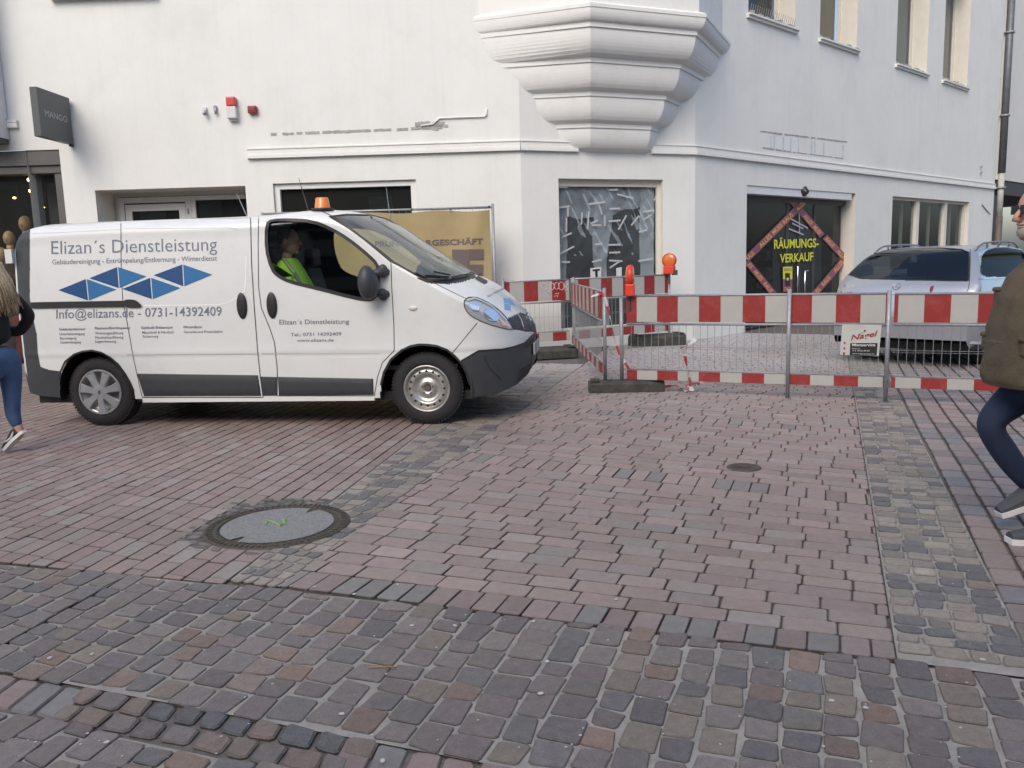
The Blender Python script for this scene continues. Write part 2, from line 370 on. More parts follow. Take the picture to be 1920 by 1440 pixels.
while t < 15.5:
    s_ = [q for q in sold if q[0]-.03 < t < q[1]-.03]
    if s_: row(fc, t, s_[0][1], .112, .007, csC, warp, BR if t > 4 else (.20, .165, .160), -6.5, .3, True, .10, ((.17, .17, .165), .25)); t = s_[0][1]; continue
    nx = t+.1165
    for q in sold:
        if t < q[0] < t+.175: nx = q[0]
    row(fc, t, nx, .213, .0058, csC, warp, BR, -8.5, .3, False, .075, (BRG, .22)); t = nx
fc.finish()
# left field: rows along the street
fa = Field('brick_pavement', 'brick', M_brick, .0036, .0013)
def dirwarp(k, a_ref, b_ref): return lambda s_, t_: (s_*1.0+k*(t_-b_ref), t_)
ha = half(*LL); ha = ha if side([ha], -5, 4) else tuple(-k for k in ha)
hb = half((-9, 2.47), (-2.3, 2.965)); hb = hb if side([hb], -5, 6) else tuple(-k for k in hb)
s0 = -2.6
while s0 > -13:
    w_ = .1165; k = -.19-.012*(-2.6-s0); b = 2.2-random.uniform(0, .2)
    while b < 11.5:
        L = .213*random.uniform(.97, 1.03); g = random.uniform(.003, .009)
        P = [(s0-w_+.0045+k*(y-2.9), y) if False else (x+k*(y-2.9), y) for x, y in ((s0-w_+.0037, b+g/2), (s0-.0037, b+g/2), (s0-.0037, b+L-g/2), (s0-w_+.0037, b+L-g/2))]
        P = [(x+random.gauss(0, .0014), y+random.gauss(0, .0014)) for x, y in P]
        P = clip(P, [ha, hb]); b += L
        if len(P) < 3: continue
        cx = sum(p[0] for p in P)/len(P); cy = sum(p[1] for p in P)/len(P)
        if inpoly(cx, cy, Min): continue
        if len(P) == 4: P = rounded(P, .007)
        fa.add(P, tintf((.216, .174, .165), cx, cy, .07, (BRG, .18)))
    s0 -= w_
fa.finish()
# right field
fe = Field('brick_pavement', 'brick', M_brick, .007)
s0 = .705
while s0 < 6.5:
    w_ = .142; b = 2.2-random.uniform(0, .2)
    while b < 15:
        L = .205*random.uniform(.95, 1.05); g = random.uniform(.006, .014)
        P = [(s0+.008, b+g/2), (s0+w_-.008, b+g/2), (s0+w_-.008, b+L-g/2), (s0+.008, b+L-g/2)]; b += L
        P = [(x+random.gauss(0, .002)+.02*noise.noise(Vector((y*.4, s0, 0))), y+random.gauss(0, .002)) for x, y in P]
        cx = sum(p[0] for p in P)/4; cy = sum(p[1] for p in P)/4
        if cy < 3.12: continue
        fe.add(rounded(P, .010), tintf((.22, .185, .18), cx, cy, .10, ((.16, .16, .17), .3)))
    s0 += w_
fe.finish()
# cobbled gutter strips
ST = (.215, .198, .175)
def strip(name, left, right, b0, b1, n, rowh, seed):
    random.seed(seed); f = Field(name, 'sett', M_stone, .005, .0018)
    b = b0
    while b < b1:
        h = rowh*random.uniform(.85, 1.15); l, r = left(b), right(b); ws = [random.uniform(.8, 1.2) for _ in range(n)]; sm = sum(ws); x = l+.006
        for w_ in ws:
            ww = (r-l-.012)*w_/sm; P = [(x+.0035, b+.0035), (x+ww-.0035, b+.0035), (x+ww-.0035, b+h-.0035), (x+.0035, b+h-.0035)]
            P = [(p[0]+random.gauss(0, .004), p[1]+random.gauss(0, .004)) for p in P]; x += ww
            cx = sum(p[0] for p in P)/4; cy = sum(p[1] for p in P)/4
            
            if cy < edge(cx)+.04: continue
            f.add(rounded(P, .011, .0015), tintf(ST, cx, cy, .13, ((.12, .12, .125), .3)))
        b += h
    f.finish(([(left(b0), b0+.02), (right(b0), b0+.02), (right(b1), b1), (left(b1), b1)], -.0055), M_grout)
lf = lambda b: -2.60-(b-2.9)*.2027; rf = lambda b: -2.335-(b-2.97)*.104
strip('cobbled_pavement', lf, rf, 2.98, 11.0, 4, .098, 3)
strip('cobbled_pavement', lambda b: .262, lambda b: .70-.004*b+.02, 3.06, 14.5, 4, .092, 4)
# small dark setts packed round the manhole
random.seed(11); fm = Field('cobbled_pavement', 'sett', M_stone, .007, .003)
hm = []
for i in range(len(Mreg)):
    hh = half(Mreg[i], Mreg[(i+1) % len(Mreg)]); hm.append(hh if side([hh], MHa, MHb) else tuple(-k for k in hh))
y = -1.0
while y < .9:
    x = -1.35; h = random.uniform(.05, .07)
    while x < .9:
        w_ = random.uniform(.06, .12); P = [(MHa+x+.006-.2*y, MHb+y+.006), (MHa+x+w_-.006-.2*y, MHb+y+.006), (MHa+x+w_-.006-.2*(y+h), MHb+y+h-.006), (MHa+x+.006-.2*(y+h), MHb+y+h-.006)]
        P = clip([(p[0]+random.gauss(0, .006), p[1]+random.gauss(0, .006)) for p in P], hm); x += w_
        if len(P) >= 3 and area(P) > .0006 and not (lf(sum(p[1] for p in P)/len(P)) < sum(p[0] for p in P)/len(P) < rf(sum(p[1] for p in P)/len(P))): fm.add(rounded(P, .014, .002), tintf((.125, .12, .115), MHa+x, MHb+y, .2))
    y += h
q_ = MB(); cx_ = sum(p[0] for p in Mreg)/5; cy_ = sum(p[1] for p in Mreg)/5; q_.face([W(cx_+(p[0]-cx_)*1.07, cy_+(p[1]-cy_)*1.07, -.0062) for p in reversed(Mreg)]); tag(q_.build('pavement', mat('dark_sand_filling', (.10, .092, .085), .95, var=.35, vscale=25, bump=.5, bscale=140)), kind='structure')
fm.finish()
# foreground road of porphyry setts in pale grout
random.seed(21); ff = Field('cobbled_road', 'sett', M_stone, .0038, .0012)
PORPH = [(.134, .118, .117), (.148, .134, .129), (.110, .102, .105), (.165, .128, .108), (.158, .139, .120), (.120, .117, .119), (.180, .136, .110)]
PW = [7, 7, 3, 1.5, 3, 3, .4]
def low(a): return 2.03+.03*(a+2.2)
def setts(f, a0, a1, bl, bh, cw, zb=0):
    x = a0
    while x < a1:
        cw_ = cw*random.uniform(.84, 1.18); b = bl(x)
        top = bh(x+cw_/2); k = -.115*(.3-x)/3.0
        while b < top-.03:
            h = random.uniform(.095, .155)
            if b+h > top-.05: h = top-b
            g = .0066; P = [(x+g*1.15, b+g*.6), (x+cw_-g*1.15, b+g*.6), (x+cw_-g*1.15, b+h-g*.6), (x+g*1.15, b+h-g*.6)]
            P = [(p[0]+random.gauss(0, .0055)+k*(p[1]-3), p[1]+random.gauss(0, .0055)+.02*math.sin(x*7)) for p in P]
            f.add(rounded(P, .0095, .002), tintf(random.choices(PORPH, PW)[0], x, b, .09)); b += h
        x += cw_
setts(ff, -3.02, 2.2, low, lambda a: edge(a)-.004, .128)
setts(ff, -6.0, -3.04, lambda a: 2.02, lambda a: edge(a)-.004, .128)
setts(ff, -3.6, 1.5, lambda a: 1.25, lambda a: 1.815+.025*(a+2.2), .13)
ff.finish(([(-3.0, low(-3)-.005), (2.4, 2.12), (2.4, edge(2.4)), (-2.0, edge(-2)-.012), (-3.1, edge(-3)-.012)], -.0055), M_grout)
x2 = MB(); x2.face([W(-6, 1.95, -.0055), W(-3.045, 2.0, -.0055), W(-3.14, 2.885, -.0055), W(-6, 2.65, -.0055)]); x2.face([W(-4, .9, -.007), W(2, .9, -.007), W(2, 1.90, -.007), W(-4, 1.765, -.007)])
tag(x2.build('pavement', M_grout), kind='structure')
# sunken double row of setts and bricks below it
random.seed(31); fr_ = Field('cobbled_pavement', 'sett', M_stone, .007, .0025, -.005)
def lowb(a): return 1.825+.025*(a+2.2)
for rr in range(2):
    x = -2.42
    while x < -1.32:
        w_ = random.uniform(.095, .135); k = -.25
        l0 = lowb(x)+(low(x)-lowb(x))*rr/2; l1 = lowb(x)+(low(x)-lowb(x))*(rr+1)/2
        P = [(x+.006, l0+.005), (x+w_-.006, l0+.005), (x+w_-.006, l1-.006), (x+.006, l1-.006)]
        P = [(p[0]+random.gauss(0, .004)+k*(p[1]-1.9), p[1]+random.gauss(0, .003)) for p in P]
        fr_.add(rounded(P, .013, .002), tintf(random.choice([(.14, .11, .10), (.12, .108, .105), (.09, .092, .10), (.15, .12, .105)]), x, l0, .08)); x += w_
fr_.finish()
fb_ = Field('brick_pavement', 'brick', M_brick, .008, .003, -.006)
for xa, xb in ((-4.5, -2.44), (-1.34, 1.6)):
    x = xa
    while x < xb:
        w_ = .112; P = [(x+.005, lowb(x)+.006), (x+w_-.005, lowb(x)+.006), (x+w_-.005, low(x)-.012), (x+.005, low(x)-.012)]
        P = [(p[0]+random.gauss(0, .003)-.25*(p[1]-1.9), p[1]+random.gauss(0, .004)) for p in P]
        fb_.add(rounded(P, .012), tintf((.19, .15, .145), x, 1.9, .1, ((.15, .15, .155), .3))); x += w_
fb_.finish()
# chewing gum and grit and straw on the stones
random.seed(41); gm = MB()
def fleck(x, y, r, n=7, z=.004):
    c = gnd(x, y); gm.face([(c.x+r*random.uniform(.6, 1.2)*math.cos(2*PI*k/n), c.y+r*random.uniform(.6, 1.2)*math.sin(2*PI*k/n), z) for k in range(n)])
for x, y in ((590, 1101), (745, 1097), (664, 1115), (1000, 1166), (853, 1174), (772, 1174), (1026, 1242), (1623, 1328), (1559, 1315), (1843, 1238), (1272, 948), (1155, 1125), (297, 1088), (717, 1428), (220, 1003), (1014, 1302), (640, 1340), (200, 1393), (172, 1228), (93, 1235)): fleck(x, y, .010)
for _ in range(170):
    fleck(random.uniform(0, 1900), random.uniform(740, 1430), random.uniform(.002, .006), 5)
for _ in range(260): fleck(random.uniform(1000, 1900), random.uniform(655, 760), random.uniform(.004, .014), 5)
tag(gm.build('litter', mat('pale_specks', (.50, .49, .46), .8)), kind='stuff')
st_ = MB(); c = gnd(715, 1254); st_.tube([c+Vector((-.045, 0, .006)), c+Vector((0, -.004, .01)), c+Vector((.055, .0, .006))], .003, 6)
tag(st_.build('twig', mat('dry_wood', (.3, .2, .1), .8)), 'thin light brown twig lying on the grey setts in the foreground', 'twig')
# ------------------------------------------------------------------ manhole and small valve cap
def manhole():
    t = thing('manhole_cover', 'round cast iron manhole with a concrete filled lid and a green painted mark', 'manhole', MH); t.scale = (.925, .925, 1)
    m_i = mat('cast_iron', (.085, .072, .058), .6, .35, var=.3, vscale=30, bump=.3, bscale=200)
    f = MB(); f.lathe((0, 0, 0), (0, 0, 1), [(.437, -.02), (.437, .003), (.425, .007), (.385, .007), (.38, .003), (.372, .003), (.366, .007), (.352, .007), (.345, .0), (.345, -.02)], 96)
    f.build('rim', m_i, t, True)
    r = MB()
    for k in range(72):
        a = 2*PI*k/72; u = Vector((math.cos(a), math.sin(a), 0)); w = Vector((-u.y, u.x, 0)); r.box(u*.403+Vector((0, 0, .008)), u*.016, w*.007, (0, 0, .004))
    r.build('rib', m_i, t)
    r = MB()
    for k in range(60):
        a = 2*PI*(k+.5)/60; u = Vector((math.cos(a), math.sin(a), 0)); w = Vector((-u.y, u.x, 0)); r.box(u*.358+Vector((0, 0, .007)), u*.006, w*.010, (0, 0, .003))
    r.build('rib', m_i, t)
    c = MB(); n = 96
    def rad(a):
        for q in (R(62), R(238)):
            if abs((a-q+PI) % (2*PI)-PI) < .09: return .262
        return .338
    c.face([(rad(2*PI*k/n)*math.cos(2*PI*k/n), rad(2*PI*k/n)*math.sin(2*PI*k/n), .0065) for k in range(n)])
    c.build('lid', mat('speckled_concrete', (.235, .235, .225), .85, fine=.35, var=.35, vscale=80, bump=.5, bscale=250, dirt=((.16, .16, .15), .7, 120)), t)
    d = MB(); d.lathe((0, 0, .0), (0, 0, 1), [(.345, .001), (.0, .001)], 48); d.build('lid_base', m_i, t)
    p = MB(); q = [(498, 987), (500, 983), (503, 980), (511, 981), (519, 985), (526, 989), (531, 985), (534, 979), (535, 975), (531, 977), (535, 986)]
    pts = [gnd(x, y)-MH for x, y in q]
    p.tube([v/.925+Vector((0, 0, .009)) for v in pts], .0065, 6)
    p.build('paint_mark', mat('spray_green', (.24, .40, .15), .8), t)
    v = thing('valve_cap', 'small oval dark iron valve cap set in the middle bricks', 'valve cover', CAP)
    b = MB(); b.lathe((0, 0, 0), (0, 0, 1), [(.115, -.01), (.115, .004), (.105, .008), (.085, .008), (.08, .004), (.03, .005), (0.001, .006)], 40); b.build('lid', m_i, v, True)
    b = MB(); b.aabb(-.045, .045, -.012, .012, .006, .012); b.build('lug', m_i, v)
manhole()
# ------------------------------------------------------------------ THE CORNER BUILDING
C1 = Vector((.23193, 13.1716, 0)); C2 = gnd(1302, 637); YL, YR, YC = -.0203, .7541, .38503
PL, PR, PC = Plane(C1, YL), Plane(C2, YR), Plane(C1, YC); LC = (C2-C1).length
bld = thing('corner_building', 'white plastered corner house with a moulded oriel above taped up shop windows', 'building', C1)
def B(mb, name, m, parent=bld, **k):
    o = mb.build(name, m, None, **k); 
    if parent is not None:
        o.parent = parent
        if parent.type == 'EMPTY': o.location = o.location-parent.location
        else: o.location = (0, 0, 0)
    if name in ('sign_scar', 'broken_mortar', 'pigeon_spikes'): o['kind'] = 'stuff'
    return o
def wall_holes(P, s0, s1, z0, z1, holes, depth, name, m=M_plaster, mr=M_reveal):
    mb = MB(); ss = sorted({s0, s1, *[h[0] for h in holes], *[h[1] for h in holes]}); zs = sorted({z0, z1, *[h[2] for h in holes], *[h[3] for h in holes]})
    ss = [x for x in ss if s0 <= x <= s1]
    for a, b in zip(ss, ss[1:]):
        for c, d in zip(zs, zs[1:]):
            if any(h[0]-1e-6 <= a and b <= h[1]+1e-6 and h[2]-1e-6 <= c and d <= h[3]+1e-6 for h in holes): continue
            mb.face([P.at(a, c), P.at(b, c), P.at(b, d), P.at(a, d)])
    for h in holes:
        dp = h[4] if len(h) > 4 else depth; a, b, c, d = h[:4]
        mb.face([P.at(a, c), P.at(a, d), P.at(a, d, -dp), P.at(a, c, -dp)], 1); mb.face([P.at(b, c), P.at(b, c, -dp), P.at(b, d, -dp), P.at(b, d)], 1)
        mb.face([P.at(a, d), P.at(b, d), P.at(b, d, -dp), P.at(a, d, -dp)], 1)
        if c > .02: mb.face([P.at(a, c), P.at(a, c, -dp), P.at(b, c, -dp), P.at(b, c)], 1)
    return B(mb, name, [m, mr])
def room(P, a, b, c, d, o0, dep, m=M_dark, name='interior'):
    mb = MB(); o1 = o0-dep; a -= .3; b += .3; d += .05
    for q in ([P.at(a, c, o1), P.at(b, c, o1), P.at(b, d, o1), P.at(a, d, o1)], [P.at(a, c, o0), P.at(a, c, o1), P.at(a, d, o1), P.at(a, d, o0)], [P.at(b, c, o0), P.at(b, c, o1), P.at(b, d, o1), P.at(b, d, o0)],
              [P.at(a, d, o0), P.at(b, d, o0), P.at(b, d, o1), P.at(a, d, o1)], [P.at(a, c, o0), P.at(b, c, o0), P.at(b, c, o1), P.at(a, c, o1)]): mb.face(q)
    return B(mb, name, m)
H = 11.0
wall_holes(PL, -7.72, 0, 0, H, [(-7.72, -7.19, 0, 3.37, .35), (-6.69, -4.313, 0, 2.73, .62), (-3.88, -1.64, .55, 2.75, .14), (-7.0, -5.47, 5.60, 7.6, .2)], .2, 'wall')
wall_holes(PC, 0, LC, 0, H, [(.64, 2.572, .28, 2.72, .16)], .16, 'wall')
UPW = [(1.62, 3.30), (4.30, 5.95), (8.0, 9.82), (10.87, 12.62)]
wall_holes(PR, 0, 15.3, 0, H, [(1.655, 6.15, 0, 2.705, .32), (8.11, 13.28, .9, 2.71, .22)]+[(a, b, 5.70, 8.3, .42) for a, b in UPW], .3, 'wall')
rf_ = MB(); rf_.face([PL.at(-7.72, H), PL.at(0, H), PC.at(LC, H), PR.at(15.3, H), PR.at(15.3, H, -6), PL.at(-7.72, H, -8)]); B(rf_, 'roof', M_trim)
# string course
for P, a, b in ((PL, -4.24, 0.0), (PC, 0.0, .98), (PC, 2.32, LC), (PR, 0.0, 15.3)):
    mb = MB(); mb.pbox(P, a-(.0 if P is not PL else 0), b, 3.185, 3.27, 0, .032); mb.pbox(P, a, b, 3.135, 3.183, 0, .058); mb.pbox(P, a, b, 3.271, 3.285, 0, .044)
    B(mb, 'string_course', M_trim)
# oriel corbel
lev = []   # per level: four plan points
def lp(d, l, v1, v2, r): return [l, PC.at(v1, 0, d), PC.at(v2, 0, d), r]
LV = {'top': lp(.95, PL.at(-.67, 0), .749, 2.751, PR.at(1.06, 0)), 't2': lp(.85, PL.at(-.55, 0), .799, 2.647, PR.at(.73, 0)),
      'a': lp(.62, PL.at(-.25, 0), .913, 2.511, PR.at(.25, 0)), 'b': lp(.42, PC.at(.24, 0), 1.01, 2.356, PC.at(2.91, 0)),
      'c': lp(.24, PC.at(.61, 0), 1.098, 2.2, PC.at(2.50, 0)), 'd': lp(.05, PC.at(1.05, 0), 1.18, 2.14, PC.at(2.27, 0))}
corbel = None
def mixp(A_, B_, w): return [a+(b-a)*w for a, b in zip(A_, B_)]
def outp(A_, e):
    c = PC.at(1.6, 0, -.3); return [p+(p-c).normalized()*e for p in A_]
prof = []
def tier(lo, hi, z0, z1, fz=.065):   # ovolo from lower plan to upper plan, then a square fillet
    for i in range(9):
        h = i/8; w = math.sqrt(max(0, 1-(1-h)**2)); prof.append((mixp(LV[lo], LV[hi], w*.90), z0+(z1-z0-fz)*h))
    prof.append((LV[hi], z1-fz)); prof.append((LV[hi], z1))
prof.append((mixp(LV['d'], LV['c'], -.35), 3.125)); prof.append((LV['d'], 3.15))
tier('d', 'c', 3.15, 3.545); tier('c', 'b', 3.545, 3.985); tier('b', 'a', 3.985, 4.43); tier('a', 't2', 4.43, 4.87); tier('t2', 'top', 4.87, 5.10, .05)
prof.append((mixp(LV['t2'], LV['top'], .6), 5.13)); prof.append((mixp(LV['t2'], LV['top'], .2), 5.135)); prof.append((mixp(LV['t2'], LV['top'], .2), 8.0))
mb = MB()
for (A_, za), (B_, zb_) in zip(prof, prof[1:]):
    for k in range(3):
        mb.face([A_[k]+Vector((0, 0, za)), A_[k+1]+Vector((0, 0, za)), B_[k+1]+Vector((0, 0, zb_)), B_[k]+Vector((0, 0, zb_))])
mb.face([p+Vector((0, 0, prof[0][1])) for p in reversed(prof[0][0])])
B(mb, 'oriel', M_trim)
# weathered traces: removed sign rails and a small pipe
def scarstrip(P, x0, y0, x1, y1, h, n=60, seed=1, dep=.004):
    random.seed(seed); mb = MB(); a, z = P.px(x0, y0); b, w = P.px(x1, y1)
    for i in range(n):
        u0, u1 = i/n, (i+1)/n; s0, s1 = a+(b-a)*u0, a+(b-a)*u1; zz = z+(w-z)*u0
        if random.random() < .12: continue
        mb.pbox(P, s0, s1, zz-h*random.uniform(.35, .62), zz+h*random.uniform(.35, .55), .001, dep*random.uniform(.4, 2))
    return mb
B(scarstrip(PL, 508, 252, 830, 239, .042), 'sign_scar', M_scar)
mb = MB(); random.seed(5)
for i in range(26):
    a, z = PL.px(random.uniform(778, 836), random.uniform(232, 242)); mb.pbox(PL, a-random.uniform(.01, .05), a+random.uniform(.01, .06), z-random.uniform(.01, .03), z+random.uniform(.01, .05), .001, random.uniform(.003, .01))
B(mb, 'sign_scar', M_scar)
mb = MB(); pp = [PL.at(*PL.px(x, y), .02) for x, y in ((790, 236), (812, 233), (824, 222), (860, 220.5), (908, 219), (912, 216), (912, 203))]; mb.tube(pp, .012, 8); B(mb, 'conduit', M_trim, smooth=True)
for x0, y0, x1, y1, hh in ((1425, 246, 1588, 266, .03), (1430, 277, 1478, 284, .03), (1478, 284, 1580, 297, .018)): B(scarstrip(PR, x0, y0, x1, y1, hh, 40, int(x0)), 'sign_scar', M_scar)
mb = MB(); random.seed(8)
for x in (1445, 1452, 1469, 1483, 1497, 1522, 1528, 1545, 1581):     # ghost strokes of removed letters
    a, z0 = PR.px(x, 254+(x-1445)*.13); _, z1 = PR.px(x, 281+(x-1445)*.13); mb.pbox(PR, a-.035, a+.02, z1, z0, .001, .004)
B(mb, 'sign_scar', mat('grey_ghost_stroke', (.50, .55, .60), .9, var=.2))
# ground floor left: recessed entrance
mb = MB(); o = -.62
def frame(P, mb, a, b, c, d, w, o0, o1):
    mb.pbox(P, a, a+w, c, d, o0, o1); mb.pbox(P, b-w, b, c, d, o0, o1); mb.pbox(P, a+w, b-w, d-w, d, o0, o1)
    if c > .01: mb.pbox(P, a+w, b-w, c, c+w, o0, o1)
# back plane is .62 behind: place door leaf from what the picture shows
da, dz = PL.px(222, 368, -.60); db, _ = PL.px(358, 366, -.60); wa, _ = PL.px(369, 384, -.6)
B(MB(), 'lobby_wall', M_plaster) if False else None
mb = MB(); mb.pbox(PL, -6.9, da, 0, 2.9, -.66, -.62); mb.pbox(PL, da, -4.1, 2.66, 2.9, -.66, -.62); B(mb, 'lobby_wall', M_plaster)
mb = MB(); frame(PL, mb, da, db, 0, 2.65, .09, -.62, -.56); B(mb, 'door_frame', M_whiteframe, bev=.004)
mb = MB(); frame(PL, mb, da+.1, db-.1, .02, 2.54, .11, -.62, -.575); mb.pbox(PL, da+.21, db-.21, .13, .7, -.61, -.59); dr = B(mb, 'door', M_whiteframe, bev=.004)
mb = MB(); mb.pbox(PL, da+.21, db-.21, .7, 2.43, -.605, -.6); q = B(mb, 'pane', M_glassD, parent=dr)
mb = MB()
for zz in (2.36, 2.05): mb.tube([PL.at(db-.05, zz, -.55), PL.at(db-.05, zz+.09, -.55)], .012, 8)
B(mb, 'hinge', M_galv)
mb = MB(); frame(PL, mb, db, -4.2, .0, 2.65, .07, -.62, -.57); fw_ = B(mb, 'side_light', M_whiteframe)
mb = MB(); mb.pbox(PL, db+.07, -4.27, .02, 2.57, -.605, -.6); B(mb, 'pane', M_glassD, parent=fw_)
room(PL, -6.6, -4.3, 0, 2.8, -.68, 1.5)
# ground floor left: shop window
mb = MB(); frame(PL, mb, -3.88, -1.64, .55, 2.75, .09, -.14, -.05); B(mb, 'window_frame', M_whiteframe, bev=.006)
mb = MB(); mb.pbox(PL, -3.79, -1.73, .64, 2.66, -.12, -.115); B(mb, 'pane', M_glassS)
room(PL, -3.9, -1.6, .5, 2.75, -.15, 2.2)
mb = MB(); mb.pbox(PL, -2.6, -2.2, 2.25, 2.6, -1.2, -1.15); B(mb, 'inner_sheet', mat('blue_grey_sheet', (.12, .16, .2), .6, var=.4, vscale=5))
# upper left sill
mb = MB(); mb.pbox(PL, -7.05, -5.43, 5.555, 5.60, -.02, .10); B(mb, 'sill', M_trim)
mb = MB(); mb.pbox(PL, -7.0, -5.47, 5.6, 7.6, -.2, -.19); B(mb, 'pane', M_glassD)
# chamfer window
mb = MB(); frame(PC, mb, .64, 2.572, .28, 2.72, .055, -.16, -.10); mb.pbox(PC, .695, 2.517, 2.61, 2.665, -.16, -.11); B(mb, 'window_frame', M_reveal)
mb = MB(); mb.pbox(PC, .69, 2.52, .3, 2.66, -.135, -.13); B(mb, 'pane', M_glassS)
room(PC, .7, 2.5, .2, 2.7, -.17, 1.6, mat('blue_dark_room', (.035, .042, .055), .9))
# plinth tiles below chamfer window and along the left corner
mt = mat('plinth_tile', (.62, .59, .52), .7, var=.08)
for P, a0, a1 in ((PL, -1.5, -.02),):
    for r_ in range(2):
        for k in range(int((a1-a0)/.085)):
            mb = MB(); mb.pbox(P, a0+k*.085+.002, a0+(k+1)*.085-.002, .02+r_*.36, .02+r_*.36+.355, .002, .012); B(mb, 'tile', mt)
# right facade: shop entrance
M_box = mat('shutter_box_white', (.66, .67, .68), .5, var=.04)
mb = MB(); mb.pbox(PR, 1.655, 6.0, 2.555, 2.705, -.30, -.02); sh = B(mb, 'shutter_box', M_box, bev=.006)
a, z = PR.px(1508, 360); mb = MB(); mb.tube([PR.at(a, z+.03, -.03), PR.at(a, z-.03, .05)], [.10, .07], 16); B(mb, 'door_sensor', mat('black_gloss', (.02, .02, .02), .3))
MD = mat('door_alu', (.30, .31, .32), .4, .6)
mid = PR.px(1498, 480, -.24)[0]
mb = MB(); mb.pbox(PR, 1.655, 6.15, 2.47, 2.555, -.30, -.22); B(mb, 'door_head', M_dark2)
for a, b in ((1.70, mid-.52), (mid-.50, mid-.012), (mid+.012, mid+.62), (mid+.64, 5.95)):
    mb = MB(); frame(PR, mb, a, b, .02, 2.47, .03, -.27, -.23); f = B(mb, 'door_leaf', M_dark2)
    mb = MB(); mb.pbox(PR, a+.03, b-.03, .05, 2.44, -.252, -.248); B(mb, 'pane', M_glassS, parent=f)
mb = MB()
a, z0 = PR.px(1494, 500, -.2); _, z1 = PR.px(1494, 552, -.2)
mb.tube([PR.at(a, z0, -.23), PR.at(a, z0, -.18), PR.at(a, z1-.3, -.18)], .016, 8)
a, z0 = PR.px(1508, 508, -.2); mb.tube([PR.at(a+.12, z0, -.18), PR.at(a, z0, -.18), PR.at(a, z1-.3, -.18)], .022, 8); B(mb, 'door_handle', M_chrome, smooth=True)
room(PR, 1.7, 6.1, 0, 2.7, -.33, 2.5)
mb = MB(); random.seed(4)     # stacked junk seen through the right-hand pane
for i in range(14):
    a = random.uniform(4.7, 5.9); z = random.uniform(.2, 2.1); mb.pbox(PR, a-.1, a+random.uniform(.05, .25), z-.1, z+random.uniform(.05, .2), -1.6, -1.3)
B(mb, 'stacked_junk', mat('dull_brown_boxes', (.12, .10, .09), .8, var=.5, vscale=6))
# right facade: three-pane window
a0, a1, c0, c1 = 8.11, 13.28, .9, 2.71
mb = MB(); frame(PR, mb, a0, a1, c0, c1, .07, -.22, -.10)
m1 = PR.px(1719, 400, -.12)[0]; m2 = PR.px(1771, 410, -.12)[0]
for q in (m1, m2): mb.pbox(PR, q-.09, q+.09, c0+.07, c1-.07, -.22, -.09)
B(mb, 'window_frame', M_reveal, bev=.005)
for a, b in ((a0+.07, m1-.09), (m1+.09, m2-.09), (m2+.09, a1-.07)):
    mb = MB(); mb.pbox(PR, a, b, c0+.07, c1-.07, -.17, -.165); B(mb, 'pane', M_glassS)
mb = MB(); mb.pbox(PR, a0, a1, .86, .9, -.05, .08); B(mb, 'sill', M_trim)
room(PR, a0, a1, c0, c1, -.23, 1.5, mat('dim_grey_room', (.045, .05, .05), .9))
for q in (m1-.2, a1-.25, m2-.3):
    mb = MB(); mb.pbox(PR, q-.05, q+.05, c0, c1, -.45, -.4); B(mb, 'curtain_edge', mat('pale_curtain', (.3, .31, .28), .9))
# right facade: upper windows with crumbling sills
cur = [(.20, .21, .19), (.34, .27, .18), (.30, .30, .28), (.40, .33, .29)]
for i, (a, b) in enumerate(UPW):
    mb = MB(); mb.pbox(PR, a, b, 5.70, 8.3, -.42, -.415); B(mb, 'pane', M_glassD if i == 0 else M_glassS)
    mb = MB(); mb.pbox(PR, a+.02, b-.02, 5.70, 8.3, -.50, -.49); B(mb, 'curtain', mat('curtain_%s' % ('grey', 'ochre', 'pale', 'rose')[i], cur[i], .9, var=.08))
    mb = MB(); frame(PR, mb, a, b, 5.70, 8.3, .06, -.42, -.36); B(mb, 'window_frame', M_reveal)
    mb = MB(); mb.pbox(PR, a-.06, b+.05, 5.645, 5.672, -.02, .09); mb.pbox(PR, a-.06, b+.05, 5.60, 5.645, .0, .05); B(mb, 'sill', M_trim)
    random.seed(60+i); mb = MB(); x = a
    while x < b:
        w_ = random.uniform(.04, .14)
        if random.random() < .85: mb.pbox(PR, x, x+w_, 5.672, 5.70+random.uniform(0, .055), -.3, random.uniform(-.02, .05))
        x += w_
    B(mb, 'broken_mortar', M_scar)
mb = MB(); x = UPW[0][0]+.05
while x < UPW[0][1]: mb.tube([PR.at(x, 5.70, .0), PR.at(x+.01, 5.86, .03)], .005, 4); x += .075
B(mb, 'pigeon_spikes', M_galv)
# small things screwed to the right facade
for x, y in ((1838, 313), (1838, 324)):
    mb = MB(); a, z = PR.px(x, y); mb.pbox(PR, a-.03, a+.03, z-.03, z+.03, 0, .05); B(mb, 'bracket', M_galv)
mb = MB(); mb.tube([PR.at(*PR.px(1840, 384), .02), PR.at(*PR.px(1850, 396), .02), PR.at(*PR.px(1854, 402), .04)], .012, 6); B(mb, 'loose_wire', mat('black_gloss'))
